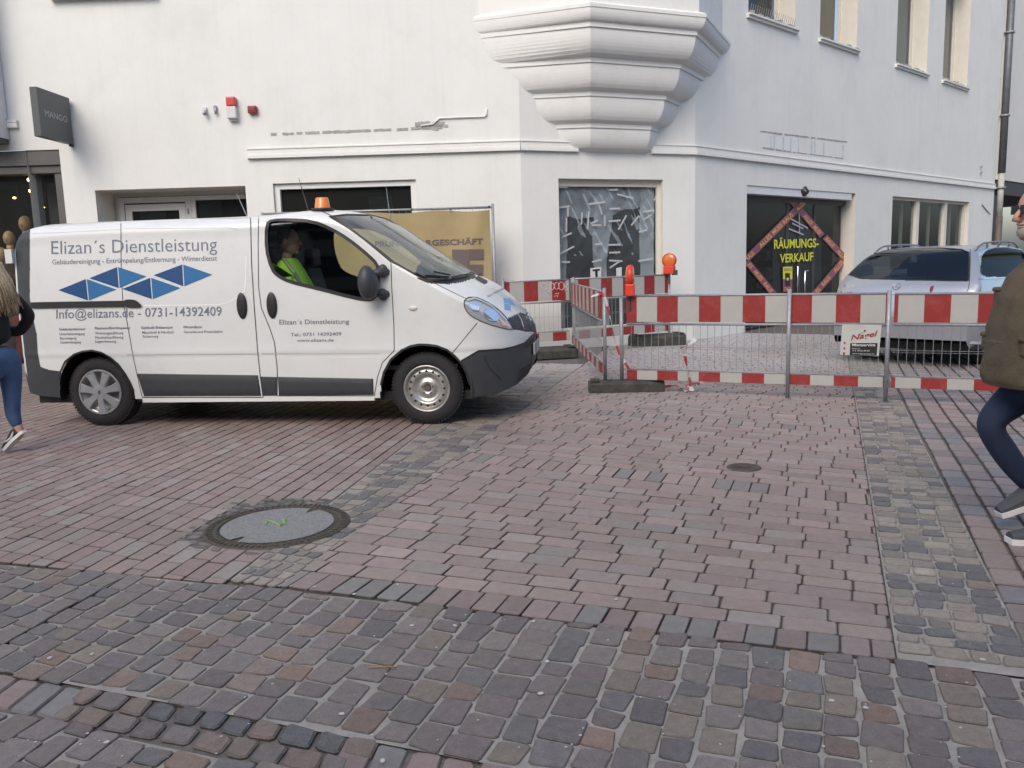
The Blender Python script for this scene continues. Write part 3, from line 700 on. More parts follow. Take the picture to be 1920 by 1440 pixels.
# ------------------------------------------------------------------ drainpipe
pa = PR.px(1867, 333)[0]+.1
t = thing('drainpipe', 'dark grey rain downpipe with a pale lower joint between the two white houses', 'pipe', PR.at(pa, 0, .12))
D_ = lambda z: Vector((0, 0, z))
mb = MB(); mb.tube([D_(3.6), D_(9.5)], .10, 16); mb.build('upper_pipe', mat('zinc_grey', (.13, .135, .15), .5, .4, var=.15), t, True)
mb = MB(); mb.tube([D_(2.35), D_(3.6)], .085, 16); mb.build('joint', mat('dirty_pale_pipe', (.40, .40, .36), .6, var=.2), t, True)
mb = MB(); mb.tube([D_(0), D_(2.35)], .10, 16); mb.build('lower_pipe', mat('brown_cast_pipe', (.10, .075, .07), .6, var=.3), t, True)
for zz in (3.15, 5.2, 7.5): mb = MB(); mb.tube([D_(zz), D_(zz+.05)], .135, 16); mb.build('clamp', M_galv, t, True)
# ------------------------------------------------------------------ right-hand neighbour with a dark passage
nb = thing('neighbour_house', 'off-white house beyond the drainpipe standing over a dark passage', 'building', PR.at(15.7, 0))
mb = MB(); mb.pbox(PR, 15.45, 24, 3.42, H, -5, .05); B(mb, 'wall', mat('greyish_render', (.62, .61, .58), .9, var=.04, vscale=1), nb)
mb = MB(); mb.pbox(PR, 15.35, 15.9, 0, 3.42, -5, -.05); B(mb, 'pier', M_dark2, nb)
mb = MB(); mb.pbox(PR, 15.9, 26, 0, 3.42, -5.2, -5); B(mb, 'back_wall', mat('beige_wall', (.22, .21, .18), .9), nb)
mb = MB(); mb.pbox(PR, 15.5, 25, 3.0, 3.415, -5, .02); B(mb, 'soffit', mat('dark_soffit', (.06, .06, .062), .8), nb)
# ------------------------------------------------------------------ left-hand shop with mannequins
nl_ = thing('clothes_shop', 'white fronted clothes shop with a dark framed display window at the far left', 'building', PL.at(-9, 0))
wall_parts = MB(); 
for a, b, c, d in ((-12.5, -7.72, 3.37, H),): wall_parts.face([PL.at(a, c), PL.at(b, c), PL.at(b, d), PL.at(a, d)])
B(wall_parts, 'wall', M_plaster, nl_)
zt = 3.37; xr = -7.19
mb = MB(); mb.pbox(PL, -12.5, xr, 3.14, zt, -.34, -.02); mb.pbox(PL, -12.5, xr, 3.02, 3.14, -.34, -.06); mb.pbox(PL, xr-.16, xr, 0, 3.02, -.34, -.08); B(mb, 'shop_front_frame', mat('bronze_grey_frame', (.10, .095, .09), .5, var=.1), nl_, bev=.008)
mb = MB(); mb.pbox(PL, -12.5, xr-.16, .1, 3.02, -.20, -.195); B(mb, 'pane', M_glassS, nl_)
mb = MB(); mb.pbox(PL, -7.95, -7.42, 0, 2.95, -.9, -.88); B(mb, 'display_panel', mat('smoky_panel', (.05, .047, .043), .5), nl_)
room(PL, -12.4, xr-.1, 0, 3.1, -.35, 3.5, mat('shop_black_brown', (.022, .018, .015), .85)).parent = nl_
bpy.context.view_layer.update()
o_ = [o for o in C.objects if o.parent is nl_ and o.name.startswith('interior')][0]; o_.location = Vector((0, 0, 0))-nl_.location
mb = MB(); q0 = PL.at(*PL.px(12, 100, .35), .35)
a1_ = PL.px(17, 252, .02)[0]; z1_ = PL.px(10, 254, .4)[1]; mb.pbox(PL, -11, a1_, z1_, 7.2, .02, .4); B(mb, 'projecting_bay', mat('bluish_render', (.60, .61, .62), .8, var=.03), nl_)
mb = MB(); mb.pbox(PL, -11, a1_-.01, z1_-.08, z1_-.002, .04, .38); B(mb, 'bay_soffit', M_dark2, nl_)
M_bulb = mat('warm_bulb', (1.0, .62, .25), .5, emit=14)
for i, (x, y) in enumerate(((55, 337), (58, 358), (27, 371), (65, 376), (81, 389))):
    a, z = PL.px(x, y, -1.2); p = PL.at(a, z, -1.2)
    l = thing('spotlight', ['warm lit shop spotlight, topmost of five', 'warm lit shop spotlight just below the topmost one', 'warm lit shop spotlight nearest the left picture edge', 'narrow warm shop spotlight in the middle of the lower three', 'warm shop spotlight nearest the window frame'][i], 'lamp', p, group='spotlights in the clothes shop')
    mb = MB(); r_ = .034 if i < 2 else .024; mb.ball((0, 0, 0), r_, r_, r_*(.9 if i < 2 else .6), 12); mb.build('bulb', M_bulb, l, True)
    mb = MB(); mb.tube([(0, .03, .0), (0, .13, .02)], [r_*1.1, r_*.8], 12); mb.tube([(0, .1, .03), (0, .1, .25)], .006, 6); mb.build('housing', M_dark2, l, True)
M_man = mat('mannequin_gold', (.55, .36, .17), .5)
def mannequin(x, y, off, s, coat, label, mk=True):
    a, z = PL.px(x, y, off); p = PL.at(a, 0, off); hz = z
    t = thing('mannequin', label, 'mannequin', p, 0, 'mannequins in the shop window')
    mb = MB(); mb.ball((0, 0, hz), .085*s, .105*s, .125*s, 16); mb.ball((.0, -.1*s, hz-.02), .018, .02, .03, 8); mb.tube([(0, .01, hz-.28*s), (0, 0, hz-.08*s)], [.06*s, .05*s], 12); mb.build('head', M_man, t, True)
    mb = MB(); mb.tube([(0, 0, 0), (0, 0, hz-.95*s), (0, 0, hz-.62*s), (0, 0, hz-.36*s), (0, 0, hz-.26*s)], [.15*s, .17*s, .15*s, .21*s, .09*s], 14)
    for q in (-1, 1): mb.tube([(q*.2*s, 0, hz-.32*s), (q*.25*s, .02, hz-.6*s), (q*.22*s, -.08, hz-.85*s)], [.06*s, .05*s, .04*s], 10)
    mb.build('coat', coat, t, True)
mannequin(47, 420, -.75, 1.1, mat('black_coat', (.012, .012, .013), .8), 'tall gilt headed mannequin partly hidden by the back of the van')
mannequin(17, 447, -.55, 1.0, mat('brown_coat', (.05, .035, .025), .8), 'gilt headed mannequin in a brown coat behind the shop glass')
mannequin(3, 478, -.40, 1.0, mat('tan_coat', (.10, .07, .05), .8), 'lowest gilt mannequin at the left picture edge')
mannequin(33, 560, -.45, .9, mat('wine_red_coat', (.16, .012, .018), .8), 'small mannequin in a wine red coat beside the van tail')
# ------------------------------------------------------------------ hanging shop sign
sg = thing('shop_sign', 'dark grey square box sign sticking out of the wall', 'sign', PL.at(-6.92, 3.78, .0))
mb = MB(); s_c = -6.97; mb.pbox(PL, s_c-.055, s_c+.055, 3.43, 4.12, .06, .92); B(mb, 'box', mat('anthracite_sign', (.075, .082, .085), .45, var=.06), sg, bev=.006)
V, F = fit_text('MANGO', 0, .60, .088)
mb = MB(); mb.poly([PL.at(s_c+.0575, 3.735+y, .78-x) for x, y in V], F); B(mb, 'lettering', mat('sign_letters', (.40, .40, .38), .6), sg)
mb = MB(); mb.pbox(PL, s_c-.02, s_c+.02, 3.40, 3.55, 0, .07); mb.pbox(PL, s_c-.02, s_c+.02, 3.95, 4.05, 0, .07); B(mb, 'bracket', M_dark2, sg)
# alarm boxes and other small fittings on the left facade
a, z = PL.px(437, 204); t = thing('alarm_siren', 'tall alarm siren box, red top half over white bottom half', 'alarm', PL.at(a, z))
mb = MB(); mb.pbox(PL, a-.075, a+.075, z-.16, z+.02, 0, .11); mb.pbox(PL, a-.06, a+.06, z-.19, z-.16, 0, .07); B(mb, 'body', mat('alarm_white', (.58, .58, .58), .4), t, bev=.02)
mb = MB(); mb.pbox(PL, a-.073, a+.073, z+.022, z+.165, 0, .108); B(mb, 'strobe_lens', mat('alarm_red', (.50, .06, .055), .3), t, bev=.02)
a, z = PL.px(475, 207); t = thing('fire_bell', 'small dark red bell box right of the alarm siren', 'alarm', PL.at(a, z))
mb = MB(); mb.pbox(PL, a-.07, a+.07, z-.055, z+.06, .0, .08); B(mb, 'housing', mat('dark_red_plastic', (.22, .025, .03), .4), t, bev=.018)
mb = MB(); mb.pbox(PL, a-.045, a+.045, z-.02, z+.03, .08, .088); B(mb, 'front_plate', mat('dark_red_plastic'), t, bev=.003)
a, z = PL.px(385, 209); t = thing('security_camera', 'small white camera on the wall left of the alarm siren', 'camera', PL.at(a, z))
mb = MB(); mb.pbox(PL, a-.03, a+.03, z-.03, z+.06, 0, .04); B(mb, 'mount', mat('alarm_white'), t, bev=.006)
mb = MB(); mb.tube([PL.at(a+.01, z-.01, .03), PL.at(a+.02, z-.05, .11)], .026, 12); B(mb, 'lens_tube', M_galv, t, smooth=True)
a, z = PL.px(406, 207); t = thing('motion_sensor', 'thin grey sensor hanging between the white camera and the siren', 'sensor', PL.at(a, z))
mb = MB(); mb.tube([PL.at(a-.01, z+.06, .02), PL.at(a, z-.06, .05)], [.028, .016], 10); B(mb, 'body', M_galv, t, smooth=True)
mb = MB(); mb.pbox(PL, a-.02, a+.01, z+.03, z+.07, 0, .02); B(mb, 'mount', mat('alarm_white'), t)
a, z = PL.px(25, 233); t = thing('cable_box', 'small white cable box under the projecting bay at the far left', 'junction box', PL.at(a, z))
mb = MB(); mb.pbox(PL, a-.10, a+.085, z-.06, z+.015, 0, .06); mb.pbox(PL, a-.10, a+.085, z+.02, z+.06, 0, .055); B(mb, 'body', M_trim, t, bev=.006)
mb = MB(); mb.tube([PL.at(*PL.px(-8, 205, .1), .1), PL.at(*PL.px(13, 226, .05), .05)], .006, 6); B(mb, 'cable', M_dark2, t)

# ------------------------------------------------------------------ the houses on our own side of the street, behind the camera, added to block low sky in reflections (seen only mirrored in glass and paint)
M_op = [mat('opposite_render_a', (.50, .46, .38), .9, var=.05), mat('opposite_render_b', (.42, .40, .37), .9, var=.05), mat('opposite_render_c', (.48, .38, .32), .9, var=.05)]
x = -34.0; i = 0
while x < 44:
    w_ = 9.5+(i*37 % 5)*.6; h = 8.6+(i*53 % 4)*.5; P = Plane((x+w_, -9.0-.3*(i % 2)), PI)
    mb = MB(); hs = []
    for fl_ in range(3):
        for k in range(4): a = .8+k*w_/4; hs.append((a, a+w_/4-1.1, .6+fl_*2.9, 2.4+fl_*2.75))
    ss = sorted({0, w_-.02, *[q[0] for q in hs], *[q[1] for q in hs]}); zs = sorted({0, h, *[q[2] for q in hs], *[q[3] for q in hs if q[3] < h]})
    for a, b in zip(ss, ss[1:]):
        for c, d in zip(zs, zs[1:]):
            w2 = any(q[0]-1e-6 <= a and b <= q[1]+1e-6 and q[2]-1e-6 <= c and d <= q[3]+1e-6 for q in hs); o_ = -.18 if w2 else 0
            mb.face([P.at(a, c, o_), P.at(b, c, o_), P.at(b, d, o_), P.at(a, d, o_)], 1 if w2 else 0)
    mb.face([P.at(0, h), P.at(w_, h), P.at(w_, h+1.2, -4), P.at(0, h+1.2, -4)], 2); mb.face([P.at(0, 0, -4), P.at(0, h, -4), P.at(w_, h, -4), P.at(w_, 0, -4)])
    tag(mb.build('exterior_wall', [M_op[i % 3], M_dark2, mat('clay_roof', (.22, .09, .06), .9)]), kind='structure'); x += w_; i += 1
# ------------------------------------------------------------------ VEHICLE SHELLS: a lofted body cut into panels
class Shell:
    """local frame: x forward, y away from the near side (0 = near side, Wd = far side), z up"""
    def __init__(s, origin, yaw, Wd, xs, T, zb, Bf, tumble, shoulder, npow, ns=70, nt=46):
        s.o = Vector((origin[0], origin[1], 0)); s.yaw = yaw; s.W = Wd
        s.M = Matrix.Translation(s.o) @ Matrix.Rotation(yaw, 4, 'Z'); s.Mi = s.M.inverted(); s.eye = s.Mi @ EYE
        yc = Wd/2; V = []; ncol = 2*(ns+nt)-1
        for x in xs:
            t_, b_, B_ = T(x), zb(x), Bf(x); sh = min(shoulder(x), t_-.02); pts = []
            n = npow(x)
            for i in range(ns):
                z = b_+(sh-b_)*i/ns; pts.append((B_*tumble(z, x), z))
            Bs = B_*tumble(sh, x)
            for i in range(nt):
                f = PI/2*i/(nt-1); pts.append((Bs*max(0, math.cos(f))**(2/n), sh+(t_-sh)*math.sin(f)**(2/n) if i else sh))
            row_ = [Vector((x, yc-u, z)) for u, z in pts]; row_ += [Vector((x, yc+u, z)) for u, z in reversed(pts[:-1])]
            V.append(row_)
        s.V = V; s.nc = len(V[0]); s.nr = len(V)
        flat = [v for r_ in V for v in r_]; F = []
        for i in range(s.nr-1):
            for j in range(s.nc-1): a = i*s.nc+j; F.append((a, a+s.nc, a+s.nc+1, a+1))
        s.flat = flat; s.F = F; s.bvh = BVHTree.FromPolygons(flat, F)
    def px(s, p):
        q = p.copy()
        if q.y > s.W/2: q.y = s.W-q.y
        return to_px(s.M @ q)
    def hit(s, x, y, off=0.0):
        d = (s.Mi.to_3x3() @ ray(x, y)).normalized(); h = s.bvh.ray_cast(s.eye, d)
        if h[0] is None:
            h = s.bvh.find_nearest(s.eye+d*((s.W*.3-s.eye.y)/d.y)) if abs(d.y) > .01 else (s.eye+d*8, -d, 0, 0)
        n = h[1]; n = -n if n.dot(d) > 0 else n
        return h[0]+n*off, n
    def split(s, classify):
        groups = {}
        for k, f in enumerate(s.F):
            c = (s.flat[f[0]]+s.flat[f[2]])/2; groups.setdefault(classify(c, k), []).append(f)
        return groups
    def part(s, name, faces, m, parent, inset=0.0):
        idx = {}; mb = MB()
        for f in faces:
            g = []
            for i in f:
                if i not in idx: idx[i] = len(mb.v); mb.v.append(s.flat[i].copy())
                g.append(idx[i])
            mb.f.append(tuple(g)); mb.m.append(0)
        if inset:
            yc = s.W/2
            for v in mb.v:
                h = s.bvh.find_nearest(v); n = h[1]; c = Vector((v.x, yc, .9)); n = -n if n.dot(v-c) < 0 else n; v -= n*inset
        return mb.build(name, m, parent, True)
    def dens(s, pts, step=4, closed=False):
        P = list(pts)+([pts[0]] if closed else []); out = []
        for (a, b), (c, d) in zip(P, P[1:]):
            n = max(1, int(math.hypot(c-a, d-b)/step))
            out += [(a+(c-a)*k/n, b+(d-b)*k/n) for k in range(n)]
        if not closed: out.append(P[-1])
        return out
    def ribbon(s, mb, pts, w, off=.003, closed=False, mirror=False, thick=0.0):
        mb.mir = s.W if mirror else None
        Q = [s.hit(x, y, off) for x, y in s.dens(pts, 4, closed)]; n = len(Q)
        L_ = []
        for i, (p, nn) in enumerate(Q):
            a = Q[i-1][0] if (i or closed) else p; b = Q[(i+1) % n][0] if (i < n-1 or closed) else p
            t = (b-a).normalized(); sd_ = t.cross(nn).normalized()*(w/2); L_.append((p+sd_, p-sd_))
        for i in range(n if closed else n-1):
            (a, b), (c, d) = L_[i], L_[(i+1) % n]
            if (a-c).length > .35: continue
            q = [a, b, d, c]; mb.face(q)
    def decal(s, mb, poly, off=.004, m=0):      # flat polygon in photo pixels laid on the skin
        mb.face([s.hit(x, y, off)[0] for x, y in poly], m)
def smooth_poly(P, it=2):
    for _ in range(it):
        Q = []
        for i in range(len(P)):
            a, b = P[i], P[(i+1) % len(P)]; Q += [(a[0]*.75+b[0]*.25, a[1]*.75+b[1]*.25), (a[0]*.25+b[0]*.75, a[1]*.25+b[1]*.75)]
        P = Q
    return P
def wheel(parent, c, ax, R_, rr, wd, rimf, tread=True):     # c centre of outer face, ax pointing outward
    ax = Vector(ax); w = thing('wheel', None, None, c); w.parent = parent
    mb = MB(); mb.lathe((0, 0, 0), ax, [(rr-.008, -.012), (rr+.004, .0), (rr+.03, .004), (R_-.06, .002), (R_-.028, -.008), (R_-.010, -.024), (R_, -.045), (R_, -wd+.03), (R_-.02, -wd), (rr, -wd)], 64)
    mb.build('tyre', M_tyre, w, True)
    mb = MB()
    for k in range(64):
        a = 2*PI*k/64; u = Vector((math.cos(a), 0, math.sin(a))); v = Vector((-u.z, 0, u.x)); mb.box(u*(R_-.006)+ax*-.038, u*.007, v*.009, ax*.018)
    mb.build('tread', M_tyre, w)
    rimf(w, ax, rr); return w
def steel_rim(w, ax, rr):
    mb = MB(); mb.lathe((0, 0, 0), ax, [(rr, .0), (rr-.006, .008), (rr-.016, .002), (rr-.022, -.028), (rr-.032, -.040), (rr-.036, -.022), (rr-.075, -.010), (rr-.088, -.022), (.105, -.055), (.085, -.050), (.068, -.030), (.036, -.030), (.033, -.045), (.001, -.045)], 64); mb.build('rim', M_steel, w, True)
    mb = MB()
    for k in range(16):
        a = 2*PI*k/16; u = Vector((math.cos(a), 0, math.sin(a)))*(rr-.056); mb.lathe(u+ax*-.012, ax, [(.0115, .0), (.0001, .0)], 12)
    mb.build('vent_hole', M_black, w)
    mb = MB()
    for k in range(5):
        a = 2*PI*k/5+.3; u = Vector((math.cos(a), 0, math.sin(a)))*.052; mb.tube([u+ax*-.032, u+ax*-.018], .009, 6)
    mb.tube([ax*-.046, ax*-.030], .026, 14); mb.build('wheel_bolt', mat('rusty_bolt', (.16, .12, .10), .6, .5), w)
def hub_rim(w, ax, rr):
    mb = MB(); mb.lathe((0, 0, 0), ax, [(rr, .0), (rr-.006, .006), (rr-.02, -.03), (rr-.05, -.05), (.1, -.06), (.001, -.06)], 48); mb.build('rim', M_steel, w, True)
    mb = MB(); mb.lathe((0, 0, 0), ax, [(rr+.002, .004), (rr-.004, .012), (rr-.014, .012), (rr-.018, .004)], 64); N = 7
    def P(r, a, h): return Vector((math.cos(a), 0, math.sin(a)))*r+ax*h
    r_in, r_out = .062, rr-.016
    mb.lathe((0, 0, 0), ax, [(r_in+.01, .016), (r_in-.02, .020), (.02, .021), (.0005, .021)], 42)
    for k in range(N):
        a = 2*PI*k/N+.25; prev = None
        for i in range(6):
            f = i/5; r = r_in+(r_out-r_in)*f; hw = .030+.010*abs(f-.35)+.014*f*f; da = hw/r; h = .017-.006*f
            cur_ = [P(r, a-da, h-.012), P(r, a-da*.8, h), P(r, a+da*.8, h), P(r, a+da, h-.012)]
            if prev:
                for q in range(3): mb.face([prev[q], cur_[q], cur_[q+1], prev[q+1]])
            prev = cur_
    mb.build('hubcap', M_hub, w)
    mb = MB()
    for (x0, z0), (x1, z1) in (((0, .018), (.012, 0)), ((.012, 0), (0, -.018)), ((0, -.018), (-.012, 0)), ((-.012, 0), (0, .018))): mb.tube([Vector((x0, 0, z0))+ax*.022, Vector((x1, 0, z1))+ax*.022], .0035, 5)
    mb.build('badge', M_dark2, w)

# ------------------------------------------------------------------ THE VAN
VYAW = R(-6.888); VN = Vector((-math.sin(VYAW), math.cos(VYAW), 0)); VO = Vector((-.794, 7.367, 0))-VN*.03
def rng(a, b, st): n = max(1, round((b-a)/st)); return [a+(b-a)*i/n for i in range(n)]
xs = [-3.885, -3.88, -3.872, -3.86, -3.845, -3.825]+rng(-3.80, .45, .0145)+rng(.45, .88, .011)+rng(.88, .945, .0045)+[.945]
Tt = [(-3.885, 1.70), (-3.87, 1.80), (-3.84, 1.86), (-3.78, 1.905), (-3.6, 1.935), (-2.7, 1.94), (-1.5, 1.945), (-1.0, 1.975), (-.72, 1.955), (-.55, 1.895), (-.2, 1.68), (.1, 1.49), (.32, 1.345), (.42, 1.29), (.534, 1.228), (.706, 1.086), (.807, .98), (.88, .885), (.92, .82), (.945, .72)]
Tz = [(-3.885, .50), (-3.86, .33), (-3.7, .30), (-3.3, .27), (.4, .25), (.62, .25), (.8, .31), (.88, .37), (.92, .43), (.945, .50)]
def vB(x):
    if x > .1: t = (x-.1)/.846; return .95*math.sqrt(max(.0004, 1-t**2.7))
    if x < -3.6: t = (-3.6-x)/.30; return .95*(1-.065*max(0, min(1, t))**3)
    return .95
Ts = [(-3.885, 1.55), (-3.8, 1.70), (-1.6, 1.74), (-1.25, 1.76), (-.9, 1.78), (-.70, 1.74), (-.515, 1.63), (-.36, 1.51), (-.24, 1.42), (0, 1.28), (.09, 1.24), (.28, 1.13), (.416, 1.06), (.55, .98), (.7, .88), (.82, .78), (.9, .70), (.945, .60)]
def vtum(z, x):
    k = 1.0
    if z > 1.05: k -= .075*((z-1.05)/.85)**1.7
    if z < .62: k -= .022*((.62-z)/.37)**2
    k += .004*math.exp(-((z-.70)/.035)**2)-.003*math.exp(-((z-.66)/.02)**2)
    return k
van = Shell(VO, VYAW, 1.90, xs, lambda x: smooth_tab(Tt, x), lambda x: lerp_tab(Tz, x), vB, vtum, lambda x: smooth_tab(Ts, x),
            lambda x: 4.2 if x < -1.0 else max(2.25, 4.2-2.6*(x+1.0)), 84, 50)
vr = thing('panel_van', 'white delivery van with blue diamond logo and grey lettering on its side', 'van', VO, VYAW)
Z1 = lambda *p: [(x/3, 360+y/3) for x, y in p]
Z2 = lambda *p: [(460+x/3, 360+y/3) for x, y in p]
WINP = smooth_poly(Z2((120, 180), (150, 160), (250, 157), (380, 165), (480, 205), (580, 265), (680, 345), (742, 405), (748, 450), (745, 560), (720, 603), (690, 606), (620, 597), (420, 545), (250, 505), (180, 470), (148, 430), (118, 320)), 1)
WSP = [(618, 406), (650, 402), (716, 403), (748, 414), (886, 510), (872, 519), (843, 524), (803, 526), (790, 521), (737, 491), (700, 461), (655, 428)]
COWL = [(803, 526), (843, 524), (872, 519), (888, 511), (893, 520), (870, 528), (840, 533), (800, 531), (780, 521), (792, 521)]
HLP = smooth_poly([(869, 566), (876, 558), (890, 557), (903, 561), (920, 570), (938, 583), (953, 600), (962, 614), (962, 619), (940, 615), (907, 605), (883, 593), (872, 580)], 1)
GRL = [(949, 598), (975, 586), (990, 590), (1012, 622), (985, 622), (963, 618)]
ARF = [(713, 760), (714, 722), (720, 698), (733, 674), (753, 657), (770, 649), (787, 646), (803, 646.5), (820, 649), (838, 656), (852, 667), (865, 681), (875, 700), (881, 722), (887, 760)]
ARR = [(113, 760), (112, 715), (114, 696), (122, 678), (140, 664), (155, 659), (172, 657), (190, 661), (207, 670), (222, 683), (234, 699), (244, 716), (251, 732), (257, 760)]
BMP = [(864, 677), (897, 657), (920, 655.5), (943, 654), (965, 649), (983, 642.5), (1000, 625), (1030, 600), (1030, 790), (850, 790), (884, 742), (878, 705)]
RER = [(-40, 380), (57, 380), (57, 418), (55, 440), (55, 560), (62, 600), (68, 627), (70, 660), (75, 688), (90, 694), (113, 697), (122, 720), (122, 790), (-40, 790)]
SDP = [(226.7, 411.5), (470, 409), (471.7, 493.3), (476.7, 573.3), (483.3, 660), (488.3, 706.7), (493.3, 745), (266.7, 745), (250, 670), (240, 613), (230, 560), (227.3, 493)]
FDP = [(485, 402), (520, 396), (560, 393), (583, 393.5), (603, 397), (633, 412), (673, 442), (707, 470), (733, 492), (735, 547), (738.5, 607), (739.3, 657), (717, 680), (708, 707), (702, 742), (520, 742), (520, 693), (515, 643), (506.7, 617), (490, 577), (485, 540), (484, 460)]
MLD = [(256, 700.5), (700, 710), (701, 741), (270, 744), (262, 722)]
def vclass(c, k):
    x, y = van.px(c); near = c.y < .95
    if c.x < -3.862: return 'tailgate' if c.z > .52 else 'bumper'+('' if near else '_far')
    if c.z < 1.0 and (inpoly(x, y, ARF) and -.45 < c.x < .46 or inpoly(x, y, ARR) and c.x > -3.55 and c.x < -2.6): return None
    if inpoly(x, y, WINP) and -1.5 < c.x < -.30 and c.z > 1.1: return 'window' if near else 'window_far'
    if c.x > -.9:
        if inpoly(x, y, WSP): return 'windscreen'
        if inpoly(x, y, COWL) and c.x < .6: return 'cowl'
        if inpoly(x, y, HLP): return 'headlight' if near else 'headlight_far'
        if inpoly(x, y, GRL) and c.x > .7: return 'grille'
        if inpoly(x, y, BMP) and c.x > .3: return 'bumper_front'
    if c.x < -3.3 and inpoly(x, y, RER): return ('corner' if c.z > .90 else 'bumper')+('' if near else '_far')
    if near and inpoly(x, y, SDP) and c.z < 1.9: return 'sliding_door'
    if inpoly(x, y, FDP) and c.x < -.2: return 'front_door' if near else 'front_door_far'
    return 'body'
G = van.split(vclass)
names = {'body': ('body', M_paint), 'tailgate': ('tailgate', M_paint), 'bumper': ('rear_bumper', M_plastic), 'corner': ('rear_pillar_cover', M_plastic), 'corner_far': ('rear_pillar_cover', M_plastic), 'bumper_far': ('rear_bumper', M_plastic), 'windscreen': ('windscreen', M_glassW), 'cowl': ('wiper_cowl', M_black),
         'grille': ('grille', M_plastic), 'bumper_front': ('front_bumper', M_plastic), 'moulding': ('side_moulding', M_plastic), 'moulding_far': ('side_moulding', M_plastic), 'sliding_door': ('sliding_door', M_paint),
         'front_door': ('front_door', M_paint), 'front_door_far': ('front_door', M_paint)}
VP = {}
for k, (n, m) in names.items():
    if k in G: VP[k] = van.part(n, G[k], m, vr, .004 if k in ('windscreen', 'cowl', 'grille') else (-.006 if k.startswith('moulding') else 0))
M_lens = mat('headlamp_lens', (.62, .64, .66), .16, .45, coat=1)
for k, p in (('window', 'front_door'), ('window_far', 'front_door_far')): VP[k] = van.part('window', G[k], M_glassV, VP[p], .012)
for k in ('headlight', 'headlight_far'):
    if k in G: VP[k] = van.part('headlight', G[k], M_lens, vr, .006)
def VM(mb, name, m, parent=vr, **k):
    o = mb.build(name, m, parent, **k)
    if getattr(mb, 'mir', None):
        m2 = MB(); m2.v = [Vector((v.x, mb.mir-v.y, v.z)) for v in mb.v]; m2.f = [tuple(reversed(f)) for f in mb.f]; m2.m = mb.m
        m2.build(name, m, VP['front_door_far'] if parent is VP['front_door'] else parent, **k)
    return o
# seams, seals, trims and painted crease shading lying on the skin
mb = MB(); van.ribbon(mb, WINP, .030, .006, True, True); VM(mb, 'window_seal', M_black, VP['front_door'])
mb = MB(); van.ribbon(mb, FDP[6:9]+FDP[9:20], .0075, .002); van.ribbon(mb, FDP[15:]+FDP[:1], .0075, .002)
van.ribbon(mb, SDP[:8], .009, .002); van.ribbon(mb, SDP[7:]+SDP[:1], .007, .002); VM(mb, 'door_gap', M_gap)
mb = MB(); van.ribbon(mb, Z2((70, 125), (180, 106), (300, 97), (370, 99), (430, 109), (520, 152), (640, 240), (740, 325), (820, 392)), .012, .003); VM(mb, 'roof_seal', M_gap)
mb = MB(); van.ribbon(mb, Z2((820, 395), (1030, 495), (1150, 556), (1240, 600)), .006, .002, False, True); VM(mb, 'bonnet_gap', M_gap); mb = MB(); van.ribbon(mb, Z2((1305, 735), (1165, 905)), .006, .002, False, True); VM(mb, 'bumper_gap', M_gap)
mb = MB(); van.ribbon(mb, WSP, .020, .003, True, True); VM(mb, 'windscreen_seal', M_black, VP['windscreen'])
mb = MB(); van.ribbon(mb, ARF[1:-1], .020, .004); VM(mb, 'wheel_arch_lip', M_plastic)
mb = MB(); van.ribbon(mb, ARR[1:-1], .016, .004); VM(mb, 'wheel_arch_lip', M_plastic)
mb = MB(); van.ribbon(mb, HLP, .008, .004, True, True); VM(mb, 'headlight_seal', M_gap, VP['headlight'])
mb = MB(); van.ribbon(mb, [(866, 676), (897, 657.5), (920, 656), (943, 654.5), (965, 649.5), (983, 643), (998, 628)], .012, .004, False, True); VM(mb, 'bumper_edge', M_plastic, VP['bumper_front'])
mb = MB(); van.ribbon(mb, [(57, 420), (55, 440), (55, 560), (62, 600), (68, 627), (70, 660), (75, 688), (90, 694), (113, 697)], .010, .003); VM(mb, 'pillar_edge', M_gap)
mb = MB(); van.ribbon(mb, [(57, 438.5), (226, 430.5)], .008, .002); van.ribbon(mb, [(230, 429), (430, 427), (446, 430)], .006, .002); VM(mb, 'pressed_edge_shading', mat('edge_shadow_paint', (.55, .55, .53), .5))  # shadow of the upper crease painted as flat darker strips
mb = MB(); van.ribbon(mb, [(238, 665), (483, 663.5)], .010, .002); VM(mb, 'pressed_edge_shading', mat('edge_shadow_paint'), VP['sliding_door']); mb = MB(); van.ribbon(mb, [(492, 663), (713, 663)], .010, .002); VM(mb, 'pressed_edge_shading', mat('edge_shadow_paint'))  # lower crease shadow, likewise put into the strip colour
mb = MB(); van.ribbon(mb, [(461.5, 480), (461, 520), (459, 545), (445, 558), (425, 569), (410, 571.5), (270, 573)], .010, .002); VM(mb, 'pressed_edge_shading', mat('highlight_paint', (.86, .86, .85), .3))  # highlight along the panel crease, painted as a pale strip
mb = MB(); van.ribbon(mb, [(59, 572), (120, 570.8), (235, 569)], .052, .010); van.ribbon(mb, [(59, 577), (235, 574.5)], .008, .016)
q = smooth_poly([(232, 562), (250, 561), (260, 565), (268, 574), (262, 577), (232, 576)], 2); van.decal(mb, q, .014); VM(mb, 'sliding_rail', M_plastic)
def vhandle(x, y, parent):
    p, n = van.hit(x, y, .006); mb = MB(); mb.ball(p, .050, .020, .120, 20, frame=(Vector((1, 0, 0)), n, Vector((0, 0, 1)))); o = VM(mb, 'handle', M_plastic, parent, smooth=True)
    mb = MB(); mb.ball(p+n*.010, .018, .016, .09, 14, frame=(Vector((1, 0, 0)), n, Vector((0, 0, 1)))); VM(mb, 'grip', M_black, parent, smooth=True) if False else None
vhandle(454, 573.5, VP['sliding_door']); vhandle(510, 572.5, VP['front_door'])
